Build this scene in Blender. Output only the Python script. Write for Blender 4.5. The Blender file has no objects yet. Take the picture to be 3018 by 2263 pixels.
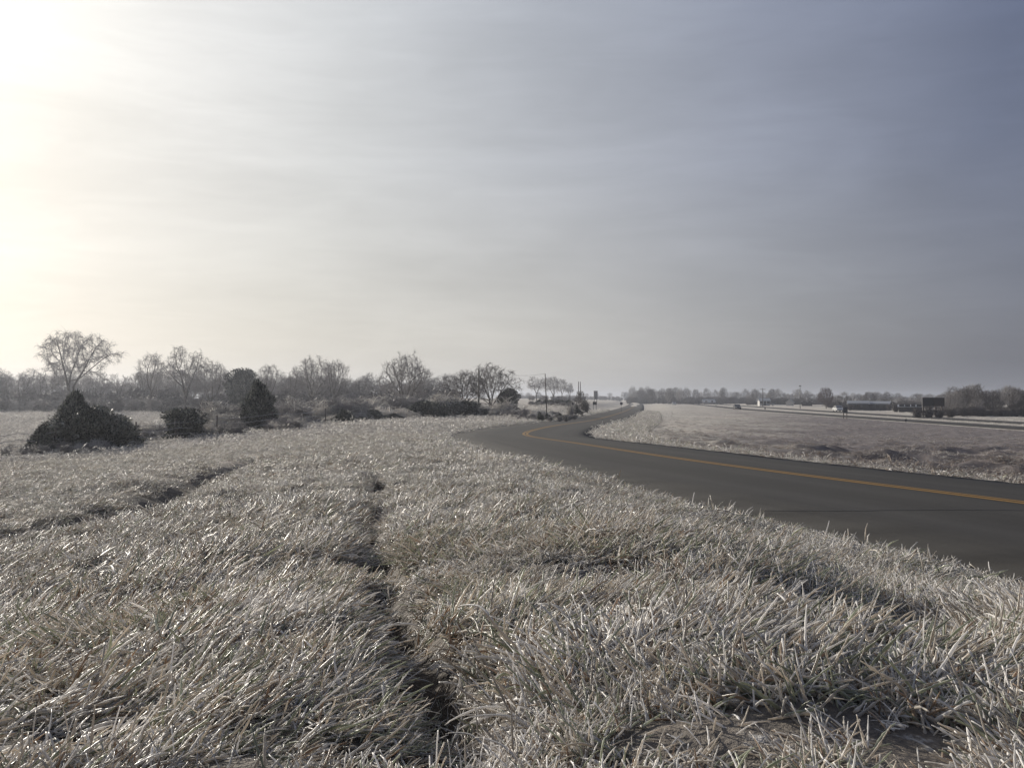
import bpy, math, random
import numpy as np

sc = bpy.context.scene
COL = sc.collection
ZC = 4.0            # eye height above datum
F = 2722.0          # focal length in photo pixels
HX, HY = 1509.0, 1171.0

# ------------------------------------------------------------------ camera
cam_d = bpy.data.cameras.new("camera")
cam = bpy.data.objects.new("camera", cam_d)
COL.objects.link(cam)
cam_d.sensor_fit = 'HORIZONTAL'
cam_d.sensor_width = 36.0
cam_d.lens = 36.0 * F / 3018.0
cam_d.clip_start = 0.05
cam_d.clip_end = 9000.0
cam.location = (0, 0, ZC)
cam.rotation_euler = (math.radians(90.0) + math.atan((1131.5 - HY) / -F) , 0, 0)
sc.camera = cam

# ------------------------------------------------------------------ light
SUN_AZ = math.radians(-42.0)     # from straight ahead (+Y) towards +X
SUN_EL = math.radians(19.0)
SUN_STRENGTH = 5.0
EXPOSURE = 0.0
sd = np.array([math.sin(SUN_AZ) * math.cos(SUN_EL), math.cos(SUN_AZ) * math.cos(SUN_EL), math.sin(SUN_EL)])

world = bpy.data.worlds.new("World")
sc.world = world
world.use_nodes = True
wn, wl = world.node_tree.nodes, world.node_tree.links
wn.clear()


def nd(ns, t, **kw):
    n = ns.new(t)
    for k, v in kw.items():
        setattr(n, k, v)
    return n


def math_n(ns, ls, op, a, b=None, c=None, clamp=False):
    n = ns.new('ShaderNodeMath')
    n.operation = op
    n.use_clamp = clamp
    for i, v in enumerate((a, b, c)):
        if v is None:
            continue
        if isinstance(v, (int, float)):
            n.inputs[i].default_value = v
        else:
            ls.new(v, n.inputs[i])
    return n.outputs[0]


def mix_n(ns, ls, f, a, b, mode='MIX'):
    n = ns.new('ShaderNodeMix')
    n.data_type = 'RGBA'
    n.blend_type = mode
    for sock, v in ((n.inputs[0], f), (n.inputs[6], a), (n.inputs[7], b)):
        if isinstance(v, (int, float)):
            sock.default_value = v
        elif isinstance(v, (tuple, list)):
            sock.default_value = (*v[:3], 1)
        else:
            ls.new(v, sock)
    return n.outputs[2]


def ramp_n(ns, ls, f, stops, interp='LINEAR'):
    n = ns.new('ShaderNodeValToRGB')
    cr = n.color_ramp
    cr.interpolation = interp
    while len(cr.elements) > 1:
        cr.elements.remove(cr.elements[-1])
    for i, (p, c) in enumerate(stops):
        e = cr.elements[0] if i == 0 else cr.elements.new(p)
        e.position = p
        e.color = (*c, 1) if isinstance(c, (tuple, list)) else (c, c, c, 1)
    ls.new(f, n.inputs[0])
    return n.outputs[0]


def s2l(r, g, b):
    f = lambda v: (v / 255 / 12.92) if v / 255 <= .04045 else ((v / 255 + .055) / 1.055) ** 2.4
    return (f(r), f(g), f(b))


tc = nd(wn, 'ShaderNodeTexCoord')
nrm = nd(wn, 'ShaderNodeVectorMath', operation='NORMALIZE')
wl.new(tc.outputs['Generated'], nrm.inputs[0])
D_ = nrm.outputs[0]
dot = nd(wn, 'ShaderNodeVectorMath', operation='DOT_PRODUCT')
wl.new(D_, dot.inputs[0])
dot.inputs[1].default_value = tuple(sd)
gam = math_n(wn, wl, 'ARCCOSINE', dot.outputs['Value'])
gam = math_n(wn, wl, 'DIVIDE', gam, math.pi)            # 0..1 = 0..180 deg
sep = nd(wn, 'ShaderNodeSeparateXYZ')
wl.new(D_, sep.inputs[0])
elev = math_n(wn, wl, 'ARCSINE', sep.outputs[2])
elev = math_n(wn, wl, 'DIVIDE', elev, math.pi / 2)      # 0..1
# thin veil of cloud: wisps
mp = nd(wn, 'ShaderNodeMapping')
wl.new(D_, mp.inputs[0])
mp.inputs['Rotation'].default_value = (0, math.radians(-14), math.radians(20))
mp.inputs['Scale'].default_value = (2.2, 2.2, 8.5)
nz = nd(wn, 'ShaderNodeTexNoise')
nz.inputs['Scale'].default_value = 1.25
nz.inputs['Detail'].default_value = 5
nz.inputs['Roughness'].default_value = .48
nz.inputs['Distortion'].default_value = .6
wl.new(mp.outputs[0], nz.inputs[0])
mp2 = nd(wn, 'ShaderNodeMapping')
wl.new(D_, mp2.inputs[0])
mp2.inputs['Rotation'].default_value = (math.radians(10), math.radians(24), math.radians(-10))
mp2.inputs['Scale'].default_value = (5, 5, 34)
nz2 = nd(wn, 'ShaderNodeTexNoise')
nz2.inputs['Scale'].default_value = 1.6
nz2.inputs['Detail'].default_value = 6
nz2.inputs['Roughness'].default_value = .6
nz2.inputs['Distortion'].default_value = .9
wl.new(mp2.outputs[0], nz2.inputs[0])
d = lambda a: a / 180.0
low = ramp_n(wn, wl, gam, [(0, (1.1, 1.08, .98)), (d(9), (1.0, .98, .90)), (d(15), (.93, .91, .85)), (d(22), (.84, .825, .775)),
                           (d(30), s2l(222, 220, 213)), (d(43), s2l(198, 196, 191)), (d(56), s2l(165, 165, 166)),
                           (d(70), s2l(125, 127, 136)), (d(110), s2l(98, 101, 113)), (1, s2l(98, 101, 113))])
high = ramp_n(wn, wl, gam, [(0, (1.1, 1.09, 1.03)), (d(9), (.99, .985, .94)), (d(15), (.88, .885, .86)), (d(22), (.745, .755, .755)),
                            (d(30), s2l(207, 210, 213)), (d(41), s2l(182, 187, 197)), (d(53), s2l(150, 157, 176)),
                            (d(66), s2l(106, 116, 143)), (d(110), s2l(88, 98, 124)), (1, s2l(90, 100, 122))])
fe = ramp_n(wn, wl, elev, [(0.0, 0.0), (d(4) * 2, .12), (d(14) * 2, .72), (d(24) * 2, 1.0)])
veil = mix_n(wn, wl, fe, low, high)
w1 = ramp_n(wn, wl, nz.outputs[0], [(.3, .88), (.72, 1.10)])
veil = mix_n(wn, wl, 1.0, veil, w1, 'MULTIPLY')
w2 = ramp_n(wn, wl, nz2.outputs[0], [(.42, 1.0), (.78, 1.07)])
veil = mix_n(wn, wl, 1.0, veil, w2, 'MULTIPLY')
sky = nd(wn, 'ShaderNodeTexSky', sky_type='NISHITA')
sky.sun_disc = False
sky.sun_elevation = SUN_EL
sky.sun_rotation = SUN_AZ
sky.air_density = 1.0
sky.dust_density = 3.0
nish = mix_n(wn, wl, 1.0, sky.outputs[0], (.07, .07, .07), 'MULTIPLY')
skycol = mix_n(wn, wl, .88, nish, veil)
bg = nd(wn, 'ShaderNodeBackground')
bg.inputs[1].default_value = 1.0
wl.new(skycol, bg.inputs[0])
wo = nd(wn, 'ShaderNodeOutputWorld')
wl.new(bg.outputs[0], wo.inputs[0])

sun_d = bpy.data.lights.new("sun", 'SUN')
sun_d.energy = SUN_STRENGTH
sun_d.angle = math.radians(1.2)
sun_d.color = (1.0, .93, .82)
sun = bpy.data.objects.new("sun", sun_d)
COL.objects.link(sun)
sun.rotation_euler = (math.radians(90) - SUN_EL, 0, math.pi - SUN_AZ + 0.0)
# a sun lamp shines along its local -Z: aim that away from the sun's place in the sky
from mathutils import Vector
sun.rotation_euler = Vector(tuple(sd)).to_track_quat('Z', 'Y').to_euler()

sc.view_settings.view_transform = 'Standard'
sc.view_settings.look = 'None'
sc.view_settings.exposure = EXPOSURE
sc.view_settings.gamma = 1.0
sc.render.engine = 'CYCLES'
sc.cycles.sample_clamp_direct = 6.0
sc.cycles.sample_clamp_indirect = 4.0
sc.cycles.max_bounces = 5
sc.cycles.diffuse_bounces = 2
sc.cycles.glossy_bounces = 2
sc.cycles.transmission_bounces = 3
sc.cycles.volume_bounces = 0
sc.cycles.transparent_max_bounces = 4
sc.cycles.use_denoising = True

# ------------------------------------------------------------------ helpers
rng = np.random.default_rng(7)


def tag(o, label=None, cat=None, group=None, kind=None):
    if label: o['label'] = label
    if cat: o['category'] = cat
    if group: o['group'] = group
    if kind: o['kind'] = kind
    return o


def link(name, data, parent=None, mats=None):
    o = bpy.data.objects.new(name, data)
    COL.objects.link(o)
    if parent is not None:
        o.parent = parent
    if mats is not None and data is not None:
        for m in (mats if isinstance(mats, (list, tuple)) else [mats]):
            data.materials.append(m)
    return o


def empty(name, loc, rz=0.0):
    o = bpy.data.objects.new(name, None)
    o.empty_display_size = .3
    COL.objects.link(o)
    o.location = tuple(float(v) for v in loc)
    o.rotation_euler = (0, 0, rz)
    return o


def copy_tree(o, parent=None):
    c = o.copy()
    COL.objects.link(c)
    c.parent = parent
    for ch in list(o.children):
        copy_tree(ch, c)
    return c


class MB:
    """mesh builder"""
    def __init__(s):
        s.v, s.f, s.mi, s.n = [], [], [], 0

    def add(s, vs, fs, m=0):
        vs = np.asarray(vs, float)
        s.v.append(vs)
        n = s.n
        s.f.extend([tuple(i + n for i in f) for f in fs])
        s.mi.extend([m] * len(fs))
        s.n += len(vs)

    def box(s, x0, x1, y0, y1, z0, z1, m=0):
        vs = [(x, y, z) for z in (z0, z1) for (x, y) in ((x0, y0), (x1, y0), (x1, y1), (x0, y1))]
        s.add(vs, [(3, 2, 1, 0), (4, 5, 6, 7), (0, 1, 5, 4), (1, 2, 6, 5), (2, 3, 7, 6), (3, 0, 4, 7)], m)

    def tube(s, pts, rad, n=5, m=0, cap=True, tw=0.0):
        pts = np.asarray(pts, float)
        k = len(pts)
        rad = np.broadcast_to(np.asarray(rad, float), (k,))
        t = np.gradient(pts, axis=0)
        t /= np.linalg.norm(t, axis=1)[:, None] + 1e-9
        up = np.array([0, 0, 1.]) if abs(t[0][2]) < .9 else np.array([1., 0, 0])
        a = np.cross(t, up)
        a /= np.linalg.norm(a, axis=1)[:, None] + 1e-9
        b = np.cross(t, a)
        an = np.arange(n) * 2 * math.pi / n + tw
        ring = pts[:, None, :] + rad[:, None, None] * (np.cos(an)[None, :, None] * a[:, None, :] + np.sin(an)[None, :, None] * b[:, None, :])
        fs = []
        for i in range(k - 1):
            for j in range(n):
                j2 = (j + 1) % n
                fs.append((i * n + j, i * n + j2, (i + 1) * n + j2, (i + 1) * n + j))
        if cap:
            fs.append(tuple(range(n - 1, -1, -1)))
            fs.append(tuple((k - 1) * n + j for j in range(n)))
        s.add(ring.reshape(-1, 3), fs, m)

    def prism(s, prof, x0, x1, m=0):
        """profile in (y,z) swept along x"""
        k = len(prof)
        vs = [(x0, y, z) for y, z in prof] + [(x1, y, z) for y, z in prof]
        fs = [tuple(range(k - 1, -1, -1)), tuple(range(k, 2 * k))]
        fs += [(i, (i + 1) % k, k + (i + 1) % k, k + i) for i in range(k)]
        s.add(vs, fs, m)

    def mesh(s, name, smooth=False):
        me = bpy.data.meshes.new(name)
        V = np.concatenate(s.v) if s.v else np.zeros((0, 3))
        me.from_pydata(V.tolist(), [], s.f)
        if any(s.mi):
            me.polygons.foreach_set('material_index', np.array(s.mi, dtype=np.int32))
        if smooth:
            me.polygons.foreach_set('use_smooth', np.ones(len(s.f), dtype=bool))
        me.update()
        return me


def fast_mesh(name, V, Fq, mi=None, smooth=False):
    """V (n,3), Fq (m,k) constant polygon size"""
    me = bpy.data.meshes.new(name)
    V = np.asarray(V, np.float32)
    Fq = np.asarray(Fq, np.int32)
    m, k = Fq.shape
    me.vertices.add(len(V))
    me.vertices.foreach_set('co', V.ravel())
    me.loops.add(m * k)
    me.loops.foreach_set('vertex_index', Fq.ravel())
    me.polygons.add(m)
    me.polygons.foreach_set('loop_start', np.arange(m, dtype=np.int32) * k)
    me.polygons.foreach_set('loop_total', np.full(m, k, np.int32))
    if mi is not None:
        me.polygons.foreach_set('material_index', np.asarray(mi, np.int32))
    if smooth:
        me.polygons.foreach_set('use_smooth', np.ones(m, dtype=bool))
    me.update(calc_edges=True)
    return me


# value noise -------------------------------------------------------
def _hash(ix, iy, seed):
    h = (ix.astype(np.int64) * 374761393 + iy.astype(np.int64) * 668265263 + seed * 1442695041) & 0xffffffff
    h = ((h ^ (h >> 13)) * 1274126177) & 0xffffffff
    h = h ^ (h >> 16)
    return (h & 0xffff) / 65535.0


def vnoise(x, y, seed=0):
    ix, iy = np.floor(x), np.floor(y)
    fx, fy = x - ix, y - iy
    fx, fy = fx * fx * (3 - 2 * fx), fy * fy * (3 - 2 * fy)
    a, b = _hash(ix, iy, seed), _hash(ix + 1, iy, seed)
    c, e = _hash(ix, iy + 1, seed), _hash(ix + 1, iy + 1, seed)
    return (a * (1 - fx) + b * fx) * (1 - fy) + (c * (1 - fx) + e * fx) * fy


# ------------------------------------------------------------------ terrain
CP = []  # (photo px, distance, depth below the eye)
def cp(px, *dh):
    for D, h in dh:
        CP.append((px, D, h))


for _p in (-300, 0, 750, 1509, 2263, 3018, 3400):
    cp(_p, (.35, .5), (.7, .5))
cp(-400, (1.4, .53), (3, .8), (8.5, 1.3), (15, 1.7), (25, 2.2), (45, 2.9), (80, 2.9), (165, 2.75), (400, 3.2), (2600, 3.6))
cp(0, (1.4, .52), (3, .75), (6, 1.05), (8.5, 1.27), (15, 1.62), (25, 2.07), (45, 2.82), (80, 2.85), (165, 2.7), (400, 3.0), (2600, 3.5))
cp(600, (1.4, .51), (3, .65), (7, .95), (16, 1.35), (25, 1.72), (40, 2.08), (52, 2.36), (80, 2.6), (165, 2.65), (400, 2.6), (2600, 3.3))
cp(1100, (1.4, .5), (3, .6), (7, .85), (20, 1.3), (48, 1.66), (72, 2.15), (110, 2.5), (150, 2.4), (300, 1.7), (600, 1.4), (2600, 3.0))
cp(1392, (3, .57), (10, .95), (20, 1.3), (40, 1.66))
cp(1509, (1.4, .5), (3, .56), (10, .95), (17, 1.15))
cp(1560, (85, 2.2), (130, 2.1), (200, 1.55), (350, .95), (700, 1.0), (2600, 2.8))
cp(1700, (250, 1.6), (400, 1.7), (900, 2.2))
cp(1637, (6, .72), (12, 1.05))
cp(1883, (1.4, .5), (3, .55), (6, .78), (9, 1.02))
cp(2263, (1.4, .5), (3, .58), (5, .84), (7, 1.08))
cp(3018, (1.4, .51), (2.5, .64), (3.6, .88), (5, 1.13))
cp(3400, (1.4, .52), (2.5, .66), (5, 1.1))
cp(1725, (50, 2.12), (60, 2.2), (80, 2.35))
cp(1950, (45, 2.2), (80, 2.65), (200, 3.25), (500, 3.6), (2600, 3.6))
cp(2200, (30, 2.25), (60, 2.85), (120, 3.2), (270, 3.5), (500, 3.55), (2600, 3.6))
cp(2600, (22, 2.0), (32, 2.55), (50, 2.75), (100, 3.35), (150, 3.6), (270, 3.65), (2600, 3.6))
cp(3018, (20, 1.9), (28, 2.4), (50, 2.75), (75, 3.15), (105, 3.6), (200, 3.75), (500, 3.7), (2600, 3.7))
cp(3400, (20, 1.9), (30, 2.4), (50, 2.8), (105, 3.6), (200, 3.75), (500, 3.7), (2600, 3.7))
CP = np.array(CP)
_cu = (CP[:, 0] - HX) / F * 4.0
_cv = np.log(CP[:, 1])


def _phi(r2):
    return np.where(r2 > 1e-12, .5 * r2 * np.log(r2 + 1e-12), 0)


_n = len(CP)
_K = _phi((_cu[:, None] - _cu[None]) ** 2 + (_cv[:, None] - _cv[None]) ** 2) + np.eye(_n) * .01
_P = np.stack([np.ones(_n), _cu, _cv], 1)
_A = np.block([[_K, _P], [_P.T, np.zeros((3, 3))]])
_W = np.linalg.solve(_A, np.concatenate([np.log(CP[:, 2]), np.zeros(3)]))


def base_h(X, Y):
    X, Y = np.asarray(X, float).ravel(), np.asarray(Y, float).ravel()
    th = np.arctan2(X, Y)
    lim = math.atan((3400 - HX) / F)
    back = np.clip((np.abs(th) - 1.2) / (math.pi - 1.2), 0, 1)
    thc = np.clip(th, -lim, lim) * (1 - back)
    D = np.hypot(X, Y) * np.cos(np.clip(th, -lim, lim))
    u = np.tan(thc) * 4.0
    v = np.log(np.clip(D, .35, 2600))
    out = np.empty(len(u))
    for i in range(0, len(u), 20000):
        a, b = u[i:i + 20000], v[i:i + 20000]
        K = _phi((a[:, None] - _cu[None]) ** 2 + (b[:, None] - _cv[None]) ** 2)
        out[i:i + 20000] = K @ _W[:_n] + _W[_n] + _W[_n + 1] * a + _W[_n + 2] * b
    return np.exp(out)


# road centre lines: (photo px, photo py, depth below the eye)
def unproj(px, py, h):
    D = h * F / (py - HY)
    return ((px - HX) / F * D, D, -h)


ROADC = [(11.6, -30, -1.1), (9.6, -10, -1.15), (8.0, 3.0, -1.2)] + [unproj(*t) for t in (
    (3018, 1480, 1.25), (2524, 1419, 1.30), (2046, 1357, 1.38), (1705, 1306, 1.55), (1541, 1280, 1.85), (1582, 1264.5, 2.0),
    (1645, 1252, 2.15), (1737, 1240, 2.4), (1832, 1215, 2.8), (1868, 1198, 3.4), (1872, 1189, 3.6), (1840, 1182.5, 3.72))] + [
    (112, 1250, -3.75), (120, 1900, -3.75)]


def spline(P, step):
    P = np.asarray(P, float)
    Q = np.vstack([2 * P[0] - P[1], P, 2 * P[-1] - P[-2]])
    out = []
    for i in range(1, len(Q) - 2):
        p0, p1, p2, p3 = Q[i - 1:i + 3]
        L = np.linalg.norm(p2 - p1)
        n = max(2, int(L / step(np.linalg.norm(p1[:2]))))
        # centripetal
        t0 = 0; t1 = np.linalg.norm(p1 - p0) ** .5; t2 = t1 + np.linalg.norm(p2 - p1) ** .5; t3 = t2 + np.linalg.norm(p3 - p2) ** .5
        for k in range(n):
            t = t1 + (t2 - t1) * k / n
            A1 = (t1 - t) / (t1 - t0) * p0 + (t - t0) / (t1 - t0) * p1
            A2 = (t2 - t) / (t2 - t1) * p1 + (t - t1) / (t2 - t1) * p2
            A3 = (t3 - t) / (t3 - t2) * p2 + (t - t2) / (t3 - t2) * p3
            B1 = (t2 - t) / (t2 - t0) * A1 + (t - t0) / (t2 - t0) * A2
            B2 = (t3 - t) / (t3 - t1) * A2 + (t - t1) / (t3 - t1) * A3
            out.append((t2 - t) / (t2 - t1) * B1 + (t - t1) / (t2 - t1) * B2)
    out.append(P[-1])
    return np.array(out)


def smooth_line(P, it=6):
    P = P.copy()
    for _ in range(it):
        P[1:-1] = .25 * P[:-2] + .5 * P[1:-1] + .25 * P[2:]
    return P


ROADF = smooth_line(spline(ROADC, lambda D: max(.18, D * .02)), 40)
ROAD = ROADF[::3]
HIGH1 = spline([(50, -60, -3.4), (54, 30, -3.45), (58.5, 105, -3.5), (69, 272, -3.5), (88, 420, -3.6), (118, 700, -3.7), (150, 1100, -3.8), (190, 1900, -3.8)], lambda D: max(2, D * .04))
HIGH2 = spline([(64, -60, -3.5), (67, 30, -3.55), (72, 130, -3.6), (82, 245, -3.6), (103, 420, -3.7), (132, 700, -3.8), (165, 1100, -3.85), (206, 1900, -3.85)], lambda D: max(2, D * .04))


def normals(L):
    t = np.gradient(L[:, :2], axis=0)
    t /= np.linalg.norm(t, axis=1)[:, None]
    return np.stack([t[:, 1], -t[:, 0]], 1)   # to the right of travel


def nearest(L, X, Y):
    """signed offset (right positive) and height of the line at the nearest point"""
    N = normals(L)
    off = np.full(len(X), 1e9); z = np.zeros(len(X))
    for i in range(0, len(X), 20000):
        a = X[i:i + 20000, None] - L[None, :, 0]
        b = Y[i:i + 20000, None] - L[None, :, 1]
        d2 = a * a + b * b
        j = d2.argmin(1)
        r = np.arange(len(j))
        s = a[r, j] * N[j, 0] + b[r, j] * N[j, 1]
        dd = np.sqrt(d2[r, j])
        # use true perpendicular offset unless beyond the ends
        off[i:i + 20000] = np.sign(s + 1e-9) * np.where(dd > np.abs(s) * 3 + 6, dd, np.abs(s))
        z[i:i + 20000] = L[j, 2]
    return off, z


WL, WR = 3.75, 3.7      # half widths of the frontage road


def road_cross(off):
    """height of the road surface relative to its centre line"""
    return np.where(off > 0, -off * .045, off * .004)


def seg_dist(X, Y, pts):
    d = np.full(len(X), 1e9)
    pts = np.asarray(pts)
    for a, b in zip(pts[:-1], pts[1:]):
        ab = b[:2] - a[:2]
        t = np.clip(((X - a[0]) * ab[0] + (Y - a[1]) * ab[1]) / (ab @ ab), 0, 1)
        d = np.minimum(d, np.hypot(X - a[0] - t * ab[0], Y - a[1] - t * ab[1]))
    return d


def ground_pts(lst):
    """photo pixel -> ground by marching the ray to the base terrain"""
    out = []
    Ds = np.exp(np.linspace(math.log(1), math.log(300), 900))
    for px, py in lst:
        X = (px - HX) / F * Ds
        h = base_h(X, Ds)
        z = (py - HY) / F * Ds
        k = np.argmax(z > h)
        out.append((X[k], Ds[k], -h[k]))
    return np.array(out)


RUT1 = ground_pts([(1085, 1345), (1112, 1400), (1108, 1470), (1090, 1540), (1095, 1610), (1115, 1690), (1150, 1780), (1200, 1880), (1262, 1990), (1320, 2100), (1400, 2240)])
RUT2 = ground_pts([(830, 1350), (740, 1366), (640, 1388), (560, 1412), (470, 1448), (400, 1478), (300, 1515), (200, 1545), (90, 1575), (-60, 1600), (-300, 1640)])
HOLES = ground_pts([(2620, 1830), (2700, 1815), (2560, 1850), (1750, 1830), (120, 1795), (350, 1700), (330, 2130), (600, 1660), (860, 1600), (2480, 1960), (1900, 1560), (1780, 1690)])
HOLE_R = [1.1 * v_ for v_ in [.16, .13, .12, .06, .1, .13, .05, .14, .16, .04, .10, .1]]
DITCH = np.array([(15.5, 44), (18.5, 48.5), (20.5, 48), (22.5, 50), (25, 48.5), (29, 50.5)], float)   # broken ground in the strip between the roads


def detail(X, Y, off_road):
    D = np.hypot(X, Y)
    z = (vnoise(X / 2.3, Y / 2.3, 1) - .5) * .12 * np.clip(D / 10, .12, 1)
    z += (vnoise(X / .42, Y / .42, 2) - .5) * .10 * np.clip(D / 4, .45, 1)
    z += (vnoise(X / .15, Y / .15, 3) - .5) * .03 * np.clip(2 - D / 8, 0, 1)
    z += (vnoise(X / 9, Y / 9, 4) - .5) * .35 * np.clip((D - 15) / 30, 0, 1)
    # rougher ground right of the road
    R = np.clip((off_road - 5) / 5, 0, 1) * np.clip((70 - D) / 20, 0, 1)
    z += R * (vnoise(X / 1.9, Y / 1.3, 5) - .55) * .65
    z += R * (vnoise(X / .8, Y / .6, 6) - .5) * .26
    d = seg_dist(X, Y, DITCH)
    z -= .28 * np.exp(-(d / 1.3) ** 2) * (.4 + vnoise(X / 1.7, Y / 1.7, 8))
    z += .12 * np.exp(-((d - 2.4) / 1.5) ** 2) * R
    d1 = seg_dist(X, Y, RUT1)
    z -= .15 * np.exp(-(d1 / .12) ** 2) * np.clip(1.9 * vnoise(X / .3, Y / .3, 9) - .2, .1, 1.3)
    d2 = seg_dist(X, Y, RUT2)
    z -= .46 * np.exp(-(d2 / .42) ** 2) * (.55 + vnoise(X / .9, Y / .9, 10))
    for (x, y, _), r in zip(HOLES, HOLE_R):
        z -= .12 * np.exp(-((X - x) ** 2 + (Y - y) ** 2) / (r * 1.4) ** 2)
    return z


def terrain(X, Y):
    X, Y = np.asarray(X, float).ravel(), np.asarray(Y, float).ravel()
    h = base_h(X, Y)
    z = -h
    off, zr = nearest(ROAD, X, Y)
    fade = np.clip((np.abs(off) - 3.9) / 2.0, 0, 1)
    z = z + detail(X, Y, off) * (.15 + .85 * fade)
    D = np.hypot(X, Y)
    surf = zr + road_cross(off)
    # shoulder blend
    e = np.where(off > 0, off - WR - .35, -off - WL - .12)
    bw = np.clip(.06 * D, .8, 9)
    t = np.clip(e / bw, 0, 1)
    t = t * t * (3 - 2 * t)
    z = (surf - .03) * (1 - t) + z * t
    for L in (HIGH1, HIGH2):
        o2, z2 = nearest(L, X, Y)
        t = np.clip((np.abs(o2) - 3.4) / 6, 0, 1)
        t = t * t * (3 - 2 * t)
        z = (z2 - .06) * (1 - t) + z * t
    return z + ZC


def gz(x, y):
    return float(terrain([x], [y])[0])


def at(px, D):
    """ground point under photo column px at distance D"""
    x = (px - HX) / F * D
    return (x, D, gz(x, D))


def zpy(py, D):
    return ZC - (py - HY) / F * D

# ------------------------------------------------------------------ materials
def new_mat(name):
    m = bpy.data.materials.new(name)
    m.use_nodes = True
    ns, ls = m.node_tree.nodes, m.node_tree.links
    ns.clear()
    out = ns.new('ShaderNodeOutputMaterial')
    return m, ns, ls, out


def simple(name, col, rough=.7, metal=0.0, noise=0.0, scale=8, spec=.5, bump=0.0, emit=None):
    m, ns, ls, out = new_mat(name)
    p = ns.new('ShaderNodeBsdfPrincipled')
    p.inputs['Base Color'].default_value = (*col, 1)
    p.inputs['Roughness'].default_value = rough
    p.inputs['Metallic'].default_value = metal
    p.inputs['Specular IOR Level'].default_value = spec
    if noise:
        t = ns.new('ShaderNodeTexCoord')
        n = ns.new('ShaderNodeTexNoise')
        n.inputs['Scale'].default_value = scale
        n.inputs['Detail'].default_value = 5
        ls.new(t.outputs['Object'], n.inputs[0])
        c = ramp_n(ns, ls, n.outputs[0], [(.3, tuple(v * (1 - noise) for v in col)), (.7, tuple(v * (1 + noise) for v in col))])
        ls.new(c, p.inputs['Base Color'])
        if bump:
            b = ns.new('ShaderNodeBump')
            b.inputs['Strength'].default_value = bump
            ls.new(n.outputs[0], b.inputs['Height'])
            ls.new(b.outputs[0], p.inputs['Normal'])
    ls.new(p.outputs[0], out.inputs[0])
    return m


def grass_mat(name, core, ice, ice_amt=.5, gloss=.16, transl=.35, spread=.25, gmul=.5):
    """a blade in its coat of ice: straw or green core, pale rim, wet shine, light passing through"""
    m, ns, ls, out = new_mat(name)
    oi = ns.new('ShaderNodeObjectInfo')
    geo = ns.new('ShaderNodeNewGeometry')
    lw = ns.new('ShaderNodeLayerWeight')
    lw.inputs[0].default_value = .35
    r = math_n(ns, ls, 'MULTIPLY_ADD', oi.outputs['Random'], spread * 2, 1 - spread)
    isl = math_n(ns, ls, 'MULTIPLY_ADD', geo.outputs['Random Per Island'], .5, .75)
    rr = math_n(ns, ls, 'MULTIPLY', r, isl)
    cc = mix_n(ns, ls, geo.outputs['Random Per Island'], core[0], core[1])
    f = math_n(ns, ls, 'MULTIPLY_ADD', lw.outputs['Facing'], .7, ice_amt * .55, clamp=True)
    col = mix_n(ns, ls, f, cc, ice)
    cm = ns.new('ShaderNodeCombineXYZ')
    for i in range(3):
        ls.new(rr, cm.inputs[i])
    col = mix_n(ns, ls, 1.0, col, cm.outputs[0], 'MULTIPLY')
    dif = ns.new('ShaderNodeBsdfDiffuse')
    ls.new(col, dif.inputs[0])
    tr = ns.new('ShaderNodeBsdfTranslucent')
    ls.new(col, tr.inputs[0])
    mx = ns.new('ShaderNodeMixShader')
    mx.inputs[0].default_value = transl
    ls.new(dif.outputs[0], mx.inputs[1]); ls.new(tr.outputs[0], mx.inputs[2])
    gl = ns.new('ShaderNodeBsdfGlossy')
    gl.inputs['Roughness'].default_value = gloss
    fr = ns.new('ShaderNodeFresnel')
    fr.inputs[0].default_value = 1.45
    tc_ = ns.new('ShaderNodeTexCoord')
    nb = ns.new('ShaderNodeTexNoise')
    nb.inputs['Scale'].default_value = 90
    nb.inputs['Detail'].default_value = 2
    ls.new(tc_.outputs['Object'], nb.inputs[0])
    bp = ns.new('ShaderNodeBump')
    bp.inputs['Strength'].default_value = .5
    bp.inputs['Distance'].default_value = .004
    ls.new(nb.outputs[0], bp.inputs['Height'])
    ls.new(bp.outputs[0], gl.inputs['Normal'])
    ls.new(bp.outputs[0], fr.inputs['Normal'])
    mg = ns.new('ShaderNodeMixShader')
    ls.new(math_n(ns, ls, 'MULTIPLY', fr.outputs[0], gmul), mg.inputs[0])
    ls.new(mx.outputs[0], mg.inputs[1]); ls.new(gl.outputs[0], mg.inputs[2])
    ls.new(mg.outputs[0], out.inputs[0])
    return m


ICE = (.86, .83, .77)
M_STRAW = grass_mat("iced straw", ((.58, .48, .36), (.50, .43, .34)), ICE, .6, gloss=.22, transl=.52)
M_GREEN = grass_mat("iced green blade", ((.25, .27, .15), (.36, .37, .24)), (.74, .75, .66), .5, gloss=.22, transl=.52)
M_FROST = grass_mat("frosted blade", ((.76, .72, .67), (.70, .67, .63)), (.92, .90, .87), .8, gloss=.34, transl=.48)
M_BROWN = grass_mat("iced brown stalk", ((.38, .24, .14), (.44, .31, .20)), (.66, .60, .52), .3, transl=.45)
M_FAR = grass_mat("iced field grass", ((.70, .65, .59), (.62, .58, .53)), (.90, .87, .82), .5, gloss=.5, transl=.45)
M_FAR2 = grass_mat("rough winter grass", ((.24, .195, .18), (.17, .14, .13)), (.44, .41, .41), .25, gloss=.45, transl=.35)


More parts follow.
